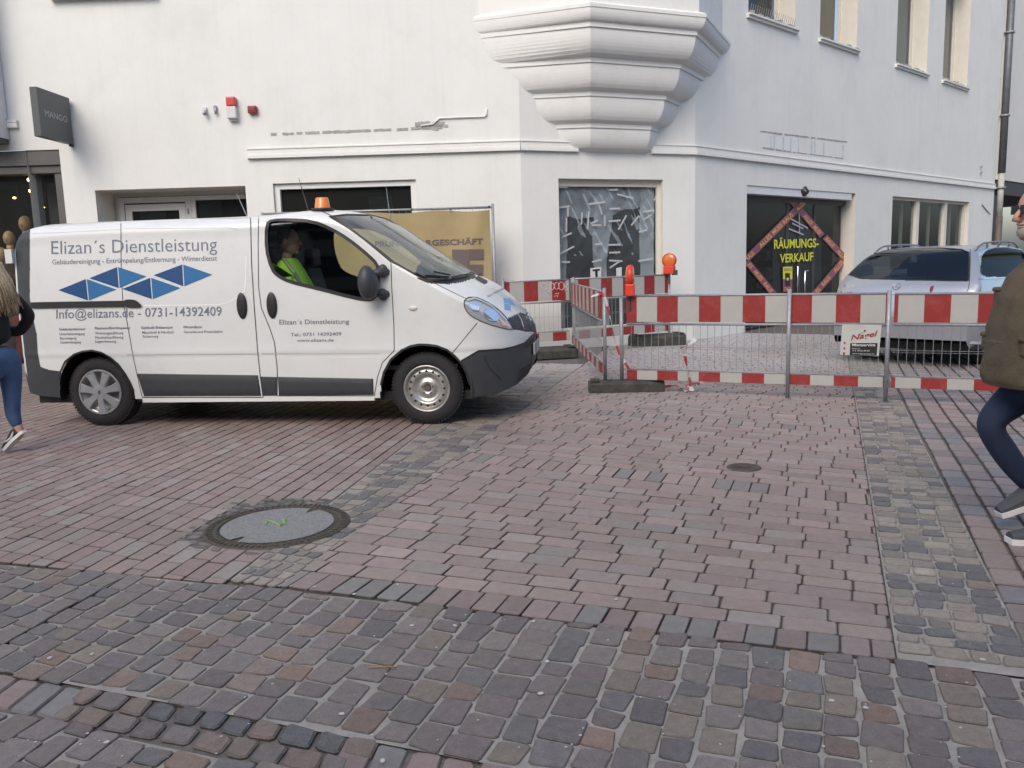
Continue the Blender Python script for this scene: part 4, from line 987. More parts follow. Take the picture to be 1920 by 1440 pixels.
p, n = van.hit(774.5, 578, .002); mb = MB(); mb.ball(p, .040, .012, .022, 16, frame=(Vector((1, 0, 0)), n, Vector((0, 0, 1)))); VM(mb, 'side_indicator', mat('grey_amber_lens', (.62, .58, .54), .25), smooth=True)
def patch(topl, botl, off, n=60):
    mb = MB(); V = []; nz = 5
    for i in range(n+1):
        f = i/n; tx, ty = topl[0][0]+(topl[1][0]-topl[0][0])*f, topl[0][1]+(topl[1][1]-topl[0][1])*f; bx, by = botl[0][0]+(botl[1][0]-botl[0][0])*f, botl[0][1]+(botl[1][1]-botl[0][1])*f
        for j in range(nz+1):
            g = j/nz; e = (j in (0, nz)) or i in (0, n); V.append(van.hit(tx+(bx-tx)*g, ty+(by-ty)*g, .001 if e else off)[0])
    F = [(i*(nz+1)+j, i*(nz+1)+j+1, (i+1)*(nz+1)+j+1, (i+1)*(nz+1)+j) for i in range(n) for j in range(nz)]
    mb.poly(V, F); return mb
VM(patch(((257, 700.5), (484, 703.5)), ((270, 743), (490, 742.5)), .012), 'side_moulding', M_plastic, VP['sliding_door'], smooth=True)
VM(patch(((487, 706), (519, 707)), ((492, 742.5), (519, 742)), .008, 12), 'side_moulding', M_plastic, smooth=True)
VM(patch(((521, 706.5), (700, 710)), ((523, 742), (701, 740.5)), .012), 'side_moulding', M_plastic, VP['front_door'], smooth=True)
# wing mirror: tall housing on two stubby arms
mb = MB(); p1, n1 = van.hit(719, 510); p2, n2 = van.hit(719, 550)
hp_ = van.hit(688, 530)[0]; hc = hp_+(van.eye-hp_).normalized()*.17
mb.ball(hc, .080, .10, .150, 24); mb.ball(hc+Vector((.015, .02, -.02)), .085, .09, .13, 20); ho = VM(mb, 'wing_mirror', M_plastic, VP['front_door'], smooth=True)
mb = MB(); mb.tube([p1+Vector((.03, .02, 0)), p1+Vector((-.0, -.05, .0)), hc+Vector((.03, .06, .07))], [.035, .040, .035], 14); mb.tube([p2+Vector((.03, .02, -.01)), p2+Vector((0, -.05, 0)), hc+Vector((.03, .06, -.09))], [.035, .040, .035], 14)
mb.ball(p1+Vector((-.0, -.02, .01)), .045, .04, .06, 14); mb.ball(p2+Vector((-.0, -.02, -.01)), .045, .04, .055, 14); VM(mb, 'mirror_arm', M_plastic, smooth=True)
mb = MB(); hf = Vector((hc.x, 1.90-hc.y, hc.z)); mb.ball(hf, .085, .13, .165, 18); mb.tube([hf+Vector((.02, -.05, -.05)), hf+Vector((.06, -.24, -.06))], .045, 10); VM(mb, 'wing_mirror', M_plastic, VP['front_door_far'], smooth=True)
# wheels, arches, underbody
for fx, far in ((0, 0), (0, 1), (-3.14, 0), (-3.14, 1)):
    y = .055 if not far else 1.845; ax = (0, -1, 0) if not far else (0, 1, 0)
    wheel(vr, (fx+(.02 if fx == 0 else .0), y, .33), ax, .332, .215, .21, steel_rim if fx == 0 else hub_rim)
    mb = MB(); nn = 30; y0_, y1_ = (.04, .50) if not far else (1.86, 1.40)
    A_ = [(fx+.02+.425*math.cos(PI*(-.06+1.12*k/nn)), .335+.425*math.sin(PI*(-.06+1.12*k/nn))) for k in range(nn+1)]
    for (xa, za), (xb, zb_) in zip(A_, A_[1:]): mb.face([(xa, y0_, za), (xb, y0_, zb_), (xb, y1_, zb_), (xa, y1_, za)]); mb.face([(xa, y1_, za), (xb, y1_, zb_), (fx, y1_, .30)])
    VM(mb, 'wheel_housing', M_black)
mb = MB(); mb.aabb(-3.82, .5, .12, 1.78, .22, .30); mb.aabb(-3.4, .4, .5, 1.4, .16, .24); VM(mb, 'underbody', M_black)
mb = MB(); mb.aabb(-2.70, -.46, .018, .06, .232, .272); VM(mb, 'sill', M_paint)
# cab interior
mb = MB(); mb.aabb(-1.62, -1.58, .14, 1.76, .3, 1.80); mb.aabb(-1.6, .3, .1, 1.8, .5, .54); VM(mb, 'bulkhead', M_vint)
for y in (.45, .95, 1.45):
    mb = MB(); mb.box((-1.42, y, 1.05), (.05, 0, .02), (0, .22, 0), (-.10, 0, .38)); mb.aabb(-1.35, -.85, y-.22, y+.22, .72, .86); mb.aabb(-1.53, -1.43, y-.13, y+.13, 1.45, 1.64); VM(mb, 'seat', M_vint, bev=.03)
mb = MB(); mb.aabb(-.42, .12, .12, 1.78, .75, 1.14); mb.aabb(-.5, -.35, .12, 1.78, .95, 1.12); VM(mb, 'dashboard', mat('dash_plastic', (.05, .055, .058), .7), bev=.04)
mb = MB(); c_ = Vector((-.62, 1.42, 1.18)); ax = Vector((-.75, 0, .66)); u = Vector((0, 1, 0)); w = ax.cross(u)
mb.tube([c_+(u*math.cos(2*PI*k/24)+w*math.sin(2*PI*k/24))*.19 for k in range(25)], .014, 8, cap=False); mb.tube([c_-ax*.02, c_-ax*.25], .03, 8); mb.box(c_, u*.17, w*.02, ax*.006); VM(mb, 'steering_wheel', M_black)
# grille slats, badge, plate, fog grille
mb = MB()
for k in range(4):
    a = [(952+k*3, 600+k*5), (972, 591+k*7.5)]; van.ribbon(mb, a, .012, .006, False, True)
VM(mb, 'slat', M_dark2, VP['grille'])
mb = MB(); van.ribbon(mb, [(969.5, 589), (976, 600), (981, 618)], .022, .010, False, True); VM(mb, 'chrome_trim', M_chrome, VP['grille'])
mb = MB()
for (a, b), (c, d) in (((0, .055), (.035, 0)), ((.035, 0), (0, -.055)), ((0, -.055), (-.035, 0)), ((-.035, 0), (0, .055))):
    hp = van.bvh.ray_cast(Vector((2, .95+a, .865+b)), Vector((-1, 0, 0)))[0]; hq = van.bvh.ray_cast(Vector((2, .95+c, .865+d)), Vector((-1, 0, 0)))[0]
    if hp and hq: mb.tube([hp+Vector((.012, 0, 0)), hq+Vector((.012, 0, 0))], .009, 6)
VM(mb, 'badge', M_chrome, VP['grille'])
mb = MB(); mb.aabb(.935, .952, .69, 1.21, .55, .665); pl_ = VM(mb, 'number_plate', M_wht, bev=.004)
V, F = fit_text('UL', 0, .11, .075); mb = MB(); mb.poly([Vector((.954, .735+x, .570+y)) for x, y in V], F); VM(mb, 'plate_lettering', M_black, pl_)
mb = MB()
for k in range(4): van.ribbon(mb, [(968+k*2, 702-k*7.0+14), (985+k*2.4, 692-k*6.5+12), (998, 680-k*6+10)], .014, .005, False, True)
VM(mb, 'lower_grille', M_black, VP['bumper_front'])
mb = MB(); van.ribbon(mb, [(984, 650), (993, 645), (1001, 636)], .030, .005, False, True); van.ribbon(mb, [(908, 668), (918, 690), (940, 712)], .006, .004, False, True); VM(mb, 'bumper_vent', M_black, VP['bumper_front'])
# bonnet vent, logo and faint script
mb = MB(); van.decal(mb, [(890, 523), (896, 517), (914, 527), (913, 531), (908, 533)], .004); VM(mb, 'bonnet_vent', M_plastic)
mb = MB(); van.decal(mb, [(943.5, 559), (956, 561.5), (957, 569.5), (945, 569)], .003); van.decal(mb, [(945, 570.2), (957, 570.6), (957.5, 582.5), (945.5, 581)], .003); van.decal(mb, [(953, 556), (957, 561), (968, 574), (957.5, 570)], .003); VM(mb, 'bonnet_logo', mat('sky_blue_foil', (.16, .36, .62), .35))
# wipers, aerial, inner headlight bowls
mb = MB(); 
for a, b in (((800, 523), (778, 513)), ((842, 519), (812, 512)), ((845, 523), (875, 517))): mb.tube([van.hit(*a, .02)[0], van.hit(*b, .018)[0]], .007, 6)
mb.tube([van.hit(840, 523, .02)[0], van.hit(797, 519, .02)[0]], .010, 6); VM(mb, 'wiper', M_black)
mb = MB(); van.decal(mb, smooth_poly([(903, 585), (915, 576), (930, 583), (938, 596), (930, 603), (912, 599)], 2), .004, 0); van.decal(mb, smooth_poly([(877, 570), (888, 566), (898, 573), (898, 583), (886, 582)], 2), .004, 0); VM(mb, 'headlight_bowl', mat('bowl_mirror', (.85, .87, .9), .12, .9), VP['headlight'])
mb = MB(); van.decal(mb, [(935, 597), (946, 603), (957, 612), (942, 610)], .005); VM(mb, 'indicator_bulb', mat('pale_orange_glass', (.75, .50, .42), .3), VP['headlight'])
mb = MB(); van.ribbon(mb, [(875, 563), (890, 559.5), (903, 564), (920, 573), (936, 586), (950, 601)], .022, .005); VM(mb, 'lens_edge', mat('lens_yellowed', (.60, .62, .52), .2, .3, coat=1), VP['headlight'])
# aerials on the roof
def roofpt(x, y): return van.bvh.ray_cast(Vector((x, y, 4)), Vector((0, 0, -1)))[0]
p = roofpt(-1.27, .9); mb = MB(); mb.tube([p, p+Vector((-.02, 0, .03)), p+Vector((-.10, 0, .36))], [.014, .006, .003], 8); VM(mb, 'aerial', M_dark2)
p = roofpt(-2.05, 1.2); mb = MB(); mb.tube([p, p+Vector((-.11, 0, .28))], [.006, .003], 8); VM(mb, 'aerial', M_galv)
p = roofpt(-.62, 1.5); mb = MB(); mb.tube([p, p+Vector((-.03, 0, .34))], [.006, .003], 8); VM(mb, 'aerial', M_galv)
# lettering and logo foil on the side
def skin_text(name, txt, x0, y0, x1, y1, hpx, m, bold=0.0, parent=vr, off=.0025, shear=0):
    Wp = math.hypot(x1-x0, y1-y0); V, F = fit_text(txt, 0, Wp, hpx, bold, shear); ux, uy = (x1-x0)/Wp, (y1-y0)/Wp; mb = MB()
    P = [van.hit(x0+v[0]*ux+v[1]*uy, y0+v[0]*uy-v[1]*ux*1.0, off)[0] for v in V]; mb.poly(P, F); return VM(mb, name, m, parent)
skin_text('lettering', 'Elizan´s Dienstleistung', 96.7, 476.7, 407.3, 469.7, 24.5, M_print, -.004)
skin_text('lettering', 'Gebäudereinigung - Entrümpelung/Entkernung - Winterdienst', 98.3, 496, 407.3, 488.5, 9.3, M_print2, .004)
skin_text('lettering', 'Info@elizans.de - 0731-14392409', 106, 597, 416, 591.5, 16.5, M_print, .006)
for (x, y, w_, t_, b_) in ((111, 619.5, 49, 'Gebäudereinigung', 1), (112, 628.5, 47, 'Unterhaltsreinigung', 0), (112.5, 636.5, 31, 'Baureinigung', 0), (113, 644, 39, 'Sonderreinigung', 0),
    (178, 617.5, 67, 'Räumung/Entrümpelung', 1), (178.5, 627, 53, 'Wohnungsauflösung', 0), (178.5, 635, 53, 'Haushaltsauflösung', 0), (179, 642.5, 39, 'Lagerräumung', 0),
    (265, 616.5, 59, 'Gebäude-Entkernung', 1), (267, 625.5, 59, 'Maschinell & Händisch', 0), (268, 633, 29, 'Entkernung', 0), (343, 615.5, 36, 'Winterdienst', 1), (345, 624.5, 72, 'Gewerbe-und Privatobjekte', 0)):
    skin_text('lettering', t_, x, y, x+w_, y-.012*w_, 4.8, M_print if b_ else M_print2, .02 if b_ else .006)
skin_text('lettering', 'Elizan´s Dienstleistung', 524, 608.3, 655, 606.8, 8.8, M_print2, .008, VP['front_door'])
skin_text('lettering', 'Tel.: 0731 14392409', 545, 630.5, 640, 629, 6.3, M_print, .012, VP['front_door'])
skin_text('lettering', 'www.elizans.de', 556.7, 640.8, 625.7, 640, 5.6, M_print2, .008, VP['front_door'])
skin_text('lettering', 'Elizan´s Dienstleistung', 915, 558, 945, 542, 4.5, M_print2, 0)
for P4 in (((110, 544), (161, 523.3), (165.3, 563.3), (218.3, 542.7)), ((167.7, 521.7), (220, 500.7), (222.7, 540), (275, 518.3)), ((230, 541.7), (281.7, 521), (285, 560.7), (338.3, 540)), ((288.3, 516), (341.7, 496), (344, 536.7), (398.3, 515))):
    l_, t_, b_, r_ = P4; lg = MB(); van.decal(lg, [l_, b_, t_], .003, 0)
    e = .9; van.decal(lg, [(t_[0]+2, t_[1]), (b_[0]+2, b_[1]), (r_[0], r_[1])], .003, 1); VM(lg, 'logo_diamond', [M_blueD, M_blueM])
# rear light edge
p, n = van.hit(46, 480, .01)
mb = MB(); mb.box(p+Vector((-.14, .0, 0)), (.035, 0, 0), (0, .02, 0), (0, 0, .065)); VM(mb, 'reflector', mat('pale_reflector', (.68, .68, .66), .3))
# beacon standing on the van roof
p = roofpt(-.93, .28); bt = thing('warning_beacon', 'orange warning beacon standing on the roof of the white van', 'beacon', (vr.matrix_basis if False else van.M) @ p, VYAW)
mb = MB(); mb.tube([(0, 0, -.01), (0, 0, .018)], [.105, .10], 20); mb.build('base', M_black, bt, True)
mb = MB(); mb.lathe((0, 0, 0), (0, 0, 1), [(.072, .018), (.069, .03), (.057, .105), (.050, .113), (.0005, .115)], 28); mb.build('lens', M_amber, bt, True)
# ------------------------------------------------------------------ people: skinned skeletons
def skin_mesh(name, joints, edges, m, parent, sub=2, root=0):
    me = bpy.data.meshes.new(name); me.from_pydata([tuple(j[0]) for j in joints], edges, [])
    o = bpy.data.objects.new(name, me); C.objects.link(o); md = o.modifiers.new('s', 'SKIN'); md.use_smooth_shade = True
    for i, j in enumerate(joints):
        r = j[1]; me.skin_vertices[0].data[i].radius = r if isinstance(r, tuple) else (r, r)
    me.skin_vertices[0].data[root].use_root = True
    ss = o.modifiers.new('u', 'SUBSURF'); ss.levels = sub; ss.render_levels = sub
    dg = bpy.context.evaluated_depsgraph_get(); nm = bpy.data.meshes.new_from_object(o.evaluated_get(dg)); o.modifiers.clear(); o.data = nm; bpy.data.meshes.remove(me)
    nm.name = name; nm.materials.clear(); nm.materials.append(m)
    for p in nm.polygons: p.use_smooth = True; p.material_index = 0
    o.parent = parent; return o
M_skin = mat('skin', (.48, .27, .20), .5, var=.06, vscale=20)
def head(parent, c, fdir, s=1.0, hair=None, hairlen=0, glasses=False, beard=None, m=M_skin):
    c = Vector(c); f = Vector(fdir).normalized(); l = Vector((0, 0, 1)).cross(f).normalized(); u = Vector((0, 0, 1)); fr = (f, l, u)
    mb = MB(); mb.ball(c+u*.02*s, .098*s, .078*s, .105*s, 22, frame=fr); mb.ball(c+f*.022*s-u*.055*s, .072*s, .058*s, .068*s, 18, frame=fr)
    mb.tube([c+f*.085*s+u*.022*s, c+f*.108*s-u*.010*s, c+f*.116*s-u*.022*s, c+f*.088*s-u*.034*s], [.010*s, .013*s, .016*s, .011*s], 10)
    mb.ball(c+f*.084*s-u*.060*s, .014*s, .026*s, .008*s, 10, frame=fr); mb.ball(c+f*.072*s-u*.098*s, .022*s, .026*s, .020*s, 10, frame=fr)
    for q in (-1, 1): mb.ball(c+l*q*.079*s-f*.008*s, .022*s, .009*s, .033*s, 12, frame=fr); mb.ball(c+f*.078*s+l*q*.032*s+u*.012*s, .014*s, .02*s, .010*s, 8, frame=fr)
    mb.build('head', m, parent, True)
    if beard: mb = MB(); mb.ball(c+f*.03*s-u*.083*s, .068*s, .060*s, .050*s, 16, frame=fr); mb.ball(c+f*.088*s-u*.048*s, .012*s, .03*s, .008*s, 10, frame=fr); mb.build('beard', beard, parent, True)
    if hair: mb = MB(); mb.ball(c-f*.020*s+u*.042*s, .095*s, .087*s, .098*s, 20, frame=fr); mb.build('hair', hair, parent, True)
    if glasses:
        mb = MB()
        for q in (-1, 1): mb.box(c+f*.096*s+l*q*.034*s+u*.018*s, f*.004, l*.028*s, u*.020*s); mb.tube([c+f*.09*s+l*q*.062*s+u*.022*s, c-f*.01*s+l*q*.080*s+u*.022*s], .004, 6)
        mb.tube([c+f*.098*s-l*.02*s+u*.024*s, c+f*.098*s+l*.02*s+u*.024*s], .004, 6); mb.build('sunglasses', M_black, parent, bev=.004)
def hand(parent, c, d, n, s=1.0, m=M_skin):     # c wrist, d direction of fingers, n palm normal
    c = Vector(c); d = Vector(d).normalized(); n = Vector(n); n = (n-d*n.dot(d)).normalized(); l = d.cross(n); mb = MB()
    mb.ball(c+d*.045*s, .05*s, .040*s, .016*s, 12, frame=(d, l, n))
    for i, (o_, L_) in enumerate(((-.030, .070), (-.010, .082), (.010, .078), (.028, .062))):
        b = c+d*.082*s+l*o_*s; mb.tube([b-d*.02*s, b, b+d*L_*.5*s+n*.012*s, b+d*L_*.75*s+n*.036*s], [.010*s, .010*s, .009*s, .007*s], 8)
    b = c+d*.03*s-l*.035*s; mb.tube([b, b+d*.03*s-l*.02*s+n*.01, b+d*.055*s-l*.02*s+n*.025*s], [.013*s, .011*s, .008*s], 8); mb.build('hand', m, parent, True)
def shoe(parent, heel, toe, up, m, ms, s=1.0, swoosh=None):
    heel = Vector(heel); toe = Vector(toe); d = (toe-heel).normalized(); up = (Vector(up)-d*Vector(up).dot(d)).normalized(); l = up.cross(d); L = (toe-heel).length
    mb = MB(); prev = None
    for i in range(11):
        f = i/10; w = (.036+.013*math.sin(PI*min(1, f*1.15))-.008*(f < .35))*s*(1 if f < .93 else .75)*(1 if f > .03 else .8); h = (.075-.045*max(0, (f-.35)/.65)**.7+(-.01 if f < .02 else 0))*s
        c = heel+d*L*f+up*.022*s; ring = [c+l*(w*math.cos(a))+up*(max(0, math.sin(a))**.7*h) for a in [PI*k/8 for k in range(9)]]
        if prev:
            for k in range(8): mb.face([prev[k], prev[k+1], ring[k+1], ring[k]])
        else: mb.face(ring)
        prev = ring
    mb.face(list(reversed(prev))); o = mb.build('shoe', m, parent, True)
    mb = MB(); prev = None
    for i in range(11):
        f = i/10; w = (.040+.014*math.sin(PI*min(1, f*1.15))-.008*(f < .35))*s*(1 if f < .93 else .75)*(1 if f > .03 else .8); c = heel+d*(L*1.03*f-.004)
        ring = [c-l*w, c+l*w, c+l*w+up*.026*s, c-l*w+up*.026*s]
        if prev:
            for k in range(4): mb.face([prev[k], prev[(k+1) % 4], ring[(k+1) % 4], ring[k]])
        else: mb.face(list(reversed(ring)))
        prev = ring
    mb.face(prev); mb.build('sole', ms, parent, bev=.004)
    if swoosh:
        for q in (-1, 1):
            mb = MB(); b = heel+d*L*.18+up*.060*s+l*q*.043*s; pts = [b, b+d*.05*s-up*.025*s+l*q*.005, b+d*.10*s-up*.018*s+l*q*.006, b+d*.15*s-up*.0*s]; mb.tube(pts, [.004, .010, .007, .002], 6); mb.build('shoe_stripe', swoosh, parent)
def TORSO(name, secs, arms, m, parent, n=40):
    mb = MB(); V = []; P_ = []
    for i in range(len(secs)-1):
        for k in range(5):
            f = k/5; P_.append([secs[i][q]+(secs[i+1][q]-secs[i][q])*f for q in range(4)])
    P_.append(list(secs[-1]))
    for (x, z, rx, ry) in P_:
        for k in range(n):
            a = 2*PI*k/n; c, s_ = math.cos(a), math.sin(a); c = abs(c)**.85*(1 if c > 0 else -1); s_ = abs(s_)**.85*(1 if s_ > 0 else -1)
            w = 1+.06*noise.noise(Vector((c*2.2, s_*2.2, z*9)))+.035*noise.noise(Vector((c*4, s_*5, z*26))); V.append(Vector((x+rx*c*w, ry*s_*w, z)))
    F = [(i*n+k, i*n+(k+1) % n, (i+1)*n+(k+1) % n, (i+1)*n+k) for i in range(len(P_)-1) for k in range(n)]+[tuple(reversed(range(n)))]
    mb.poly(V, F)
    for arm in arms:
        Q = []; rr = []
        for i in range(len(arm)-1):
            for k in range(8):
                f = k/8; q = [arm[i][j]+(arm[i+1][j]-arm[i][j])*f for j in range(4)]; Q.append(q[:3]); rr.append(q[3]*(1+.06*math.sin(len(rr)*1.9)+.04*math.sin(len(rr)*4.1)))
        Q.append(arm[-1][:3]); rr.append(arm[-1][3]); mb.tube(Q, rr, 16)
    return mb.build(name, m, parent, True)
# passenger in the van
VMp = lambda p: van.M @ Vector(p)
pd = thing('person', 'person in a yellow high visibility jacket sitting inside the cab of the van', 'person', VMp((-1.28, .40, .98)), VYAW)
J = [((.02, 0, .05), (.15, .17)), ((-.03, 0, .28), (.13, .17)), ((-.07, 0, .46), (.12, .19)), ((-.08, 0, .56), (.06, .07)), ((-.06, .19, .47), .07), ((.04, .26, .25), .055), ((.22, .20, .12), .045), ((-.06, -.19, .47), .07), ((.04, -.24, .25), .055), ((.22, -.14, .12), .045)]
skin_mesh('hivis_jacket', J, [(0, 1), (1, 2), (2, 3), (2, 4), (4, 5), (5, 6), (2, 7), (7, 8), (8, 9)], M_hivis, pd)
skin_mesh('body', [((-.08, 0, .52), .05), ((-.06, 0, .62), .05)], [(0, 1)], M_skin, pd)
skin_mesh('trousers', [((.02, 0, .03), .12), ((.12, .10, .05), .10), ((.48, .13, .06), .07), ((.50, .13, -.3), .05), ((.12, -.10, .05), .10), ((.48, -.13, .06), .07), ((.50, -.13, -.3), .05)], [(0, 1), (1, 2), (2, 3), (0, 4), (4, 5), (5, 6)], mat('dark_workwear', (.03, .035, .045), .85), pd)
head(pd, (-.04, 0, .71), (1, 0, 0), 1.0, mat('black_hair', (.015, .012, .01), .7), m=mat('skin_shade', (.30, .18, .13), .55)); hand(pd, (.24, .2, .12), (1, -.3, -.1), (0, 0, -1)); hand(pd, (.24, -.14, .12), (1, .3, -.1), (0, 0, -1))
mb = MB()
for q in (-.1,): mb.tube([(.12, -.17, .30), (.07, -.19, .42), (-.04, -.16, .55)], .018, 8); mb.tube([(.14, -.05, .14), (.13, -.16, .12), (.04, -.22, .1)], .018, 8)
mb.build('reflective_strip', mat('grey_reflex', (.12, .16, .10), .5), pd)
# ------------------------------------------------------------------ woman at the left edge, seen from behind
wm = thing('person', 'long haired blonde woman in black top and blue jeans walking away at the left edge', 'person', (-4.16, 6.62, 0), R(174))
D = mat('blue_denim', (.05, .095, .20), .8, var=.22, vscale=9, bump=.2, bscale=200)
top = mat('black_knit', (.012, .012, .014), .9, bump=.3, bscale=120)
skin_mesh('jeans', [((-.02, 0, .90), (.12, .15)), ((-.05, 0, .80), (.15, .16)), ((-.02, .085, .72), .095), ((.10, .09, .46), .066), ((.14, .09, .30), .062), ((.16, .09, .13), .043), ((-.07, -.085, .70), .102), ((-.05, -.09, .46), .068), ((-.04, -.09, .32), .060), ((-.07, -.09, .21), .042)],
          [(0, 1), (1, 2), (2, 3), (3, 4), (4, 5), (1, 6), (6, 7), (7, 8), (8, 9)], D, wm)
skin_mesh('body', [((-.065, -.09, .24), .037), ((-.09, -.09, .17), .033), ((-.05, -.09, .11), .03)], [(0, 1), (1, 2)], M_skin, wm)
skin_mesh('body', [((.16, .09, .16), .036), ((.165, .09, .06), .032)], [(0, 1)], M_skin, wm)
skin_mesh('jumper', [((-.02, 0, .88), (.14, .165)), ((-.01, 0, 1.05), (.115, .145)), ((0, 0, 1.25), (.125, .17)), ((0, 0, 1.36), (.10, .12)), ((0, 0, 1.44), .055), ((-.01, .18, 1.34), .06), ((-.05, .23, 1.10), .05), ((.10, .22, .96), .042), ((-.02, -.18, 1.34), .06), ((-.20, -.22, 1.12), .055), ((-.11, -.20, .99), .048), ((.08, -.17, 1.0), .042)],
          [(0, 1), (1, 2), (2, 3), (3, 4), (3, 5), (5, 6), (6, 7), (3, 8), (8, 9), (9, 10), (10, 11)], top, wm)
hand(wm, (.1, .22, .95), (.5, 0, -1), (0, -1, 0)); hand(wm, (.09, -.16, 1.0), (1, .3, .1), (0, 1, 0))
head(wm, (.03, 0, 1.56), (1, 0, 0), 1.0, mat('blonde_hair', (.46, .36, .23), .55, var=.3, vscale=60))
random.seed(77); mb = MB()
for i in range(190):
    q = random.uniform(-1, 1); a = q*1.35; r_ = .09; x0 = -math.cos(a)*r_; y0 = math.sin(a)*r_; l_ = random.uniform(.30, .43)
    p0 = Vector((.01+x0*.9, y0*.95, 1.62+random.uniform(-.05, .06))); dx = random.uniform(-.02, .02)
    mb.tube([p0, p0+Vector((-.035, y0*.25, -.12)), p0+Vector((-.085+dx, y0*.7, -.26)), p0+Vector((-.12+dx*2, y0*.9+random.uniform(-.03, .03), -.26-l_*.45))], [.010, .012, .010, .003], 5)
mb.build('hair', mat('blonde_hair'), wm, True)
sn = mat('black_trainer', (.03, .024, .022), .6); ws = mat('white_rubber', (.70, .70, .68), .5)
shoe(wm, (-.125, -.09, .165), (.055, -.09, .012), (.7, 0, 1), sn, ws, .95, ws); shoe(wm, (.10, .09, .0), (.34, .09, .0), (0, 0, 1), sn, ws, .95, ws)
# ------------------------------------------------------------------ man at the right edge, walking left
mn = thing('person', 'man in an olive brown jacket, blue jeans and sunglasses walking at the right edge', 'person', (2.715, 4.02, 0), R(180))
oj = mat('olive_jacket', (.095, .072, .045), .85, var=.2, vscale=7, bump=.35, bscale=60); dj = mat('dark_jeans', (.015, .026, .062), .85, var=.2, vscale=10, bump=.2, bscale=160)
skin_mesh('jeans', [((.08, 0, .92), (.13, .16)), ((.09, 0, .84), (.15, .165)), ((.13, -.09, .74), .100), ((.31, -.10, .56), .075), ((.17, -.10, .36), .066), ((.05, -.10, .22), .052), ((.07, .10, .72), .105), ((.07, .10, .47), .080), ((.04, .10, .30), .070), ((.03, .10, .12), .058)],
          [(0, 1), (1, 2), (2, 3), (3, 4), (4, 5), (1, 6), (6, 7), (7, 8), (8, 9)], dj, mn)
SKIP_ = 0
TORSO('jacket', [(.14, .775, .205, .235), (.142, .80, .214, .242), (.14, .90, .215, .24), (.133, 1.05, .203, .235), (.112, 1.2, .19, .238), (.075, 1.31, .168, .235), (.045, 1.385, .13, .19), (.05, 1.44, .09, .11), (.06, 1.50, .075, .08), (.06, 1.51, .06, .065)], [((.03, .21, 1.36, .085), (-.01, .28, 1.13, .075), (.07, .28, .93, .062), (.10, .27, .88, .055)), ((.03, -.21, 1.36, .085), (-.04, -.28, 1.13, .075), (.0, -.28, .93, .062), (.03, -.27, .88, .055))], oj, mn)
0 and skin_mesh('jacket', [((.08, 0, .74), (.20, .22)), ((.10, 0, .95), (.235, .215)), ((.09, 0, 1.12), (.215, .215)), ((.05, 0, 1.30), (.17, .21)), ((.03, 0, 1.42), (.11, .12)), ((.05, 0, 1.49), .07), ((-.01, .20, 1.39), .075), ((-.05, .27, 1.13), .063), ((.04, .26, .92), .055), ((-.01, -.20, 1.39), .075), ((-.10, -.27, 1.13), .063), ((-.04, -.26, .92), .055)],
          [(0, 1), (1, 2), (2, 3), (3, 4), (4, 5), (4, 6), (6, 7), (7, 8), (4, 9), (9, 10), (10, 11)], oj, mn, root=2)
skin_mesh('body', [((.05, 0, 1.44), .055), ((.07, 0, 1.56), .055)], [(0, 1)], M_skin, mn)
for z, x in ((.97, .352), (1.20, .298)):
    mb = MB(); mb.box((x-.02, -.0, z), (.012, 0, 0), (0, .06, 0), (0, 0, .03))
    for q in (-1, 1):
        if z < 1.1: mb.box((x-.085, q*.155, z), (.05, q*-.012*0, 0), (0, .022, 0), (0, 0, .035)); mb.box((x-.085, q*.160, z+.045), (.058, 0, 0), (0, .022, 0), (0, 0, .012))
        else: mb.box((x-.065, q*.135, z), (.045, 0, 0), (0, .028, 0), (0, 0, .03)); mb.box((x-.065, q*.14, z+.04), (.05, 0, 0), (0, .028, 0), (0, 0, .012))
    mb.build('pocket', oj, mn, bev=.01)
head(mn, (.165, 0, 1.61), (1, 0, -.05), 1.05, mat('grey_hair', (.30, .26, .22), .8), glasses=True, beard=mat('grey_beard', (.34, .30, .27), .9))
hand(mn, (.05, .26, .90), (.2, 0, -1), (0, -1, 0)); hand(mn, (-.03, -.26, .90), (.1, 0, -1), (0, 1, 0))
gs = mat('grey_shoe', (.055, .06, .07), .7)
shoe(mn, (-.02, .10, .0), (.28, .10, .0), (0, 0, 1), gs, ws, 1.1); shoe(mn, (-.02, -.10, .17), (.21, -.10, .07), (.4, 0, 1), gs, ws, 1.1)
# ------------------------------------------------------------------ SILVER ESTATE CAR (tail towards us, pointing up the side street)
CY = YR; cn = Vector((-math.sin(CY), math.cos(CY), 0)); near0 = Vector((4.22, 10.95, 0))
# local: x forward, y from right side (0) to left side (W)
CW = 1.78
right0 = near0-cn*0 + Vector((math.sin(CY), -math.cos(CY), 0))*CW
cxs = [0, .004, .012, .025, .045, .07]+rng(.09, 1.2, .018)+rng(1.2, 4.5, .05)+[4.5]
cT = [(0, .62), (.012, .72), (.03, .80), (.07, .90), (.12, .99), (.17, 1.04), (.30, 1.16), (.45, 1.29), (.60, 1.395), (.70, 1.435), (.9, 1.465), (1.5, 1.49), (2.2, 1.475), (2.7, 1.38), (3.2, 1.08), (3.6, .95), (4.2, .85), (4.5, .65)]
cZ = [(0, .36), (.03, .30), (.1, .26), (.6, .22), (3.8, .22), (4.5, .35)]
cB = lambda x: .89*(1-.09*max(0, (.35-x)/.35)**2.6)*(1-.12*max(0, (x-3.8)/.7)**2)
def ctum(z, x):
    k = 1.0
    if z > .92: k -= .30*((z-.92)/.55)**1.25
    if z < .45: k -= .05*((.45-z)/.25)**2
    if z > .60: k -= .02*(z-.60)/.32
    return k
class CarShell(Shell):
    def px(s, p): return to_px(s.M @ p)
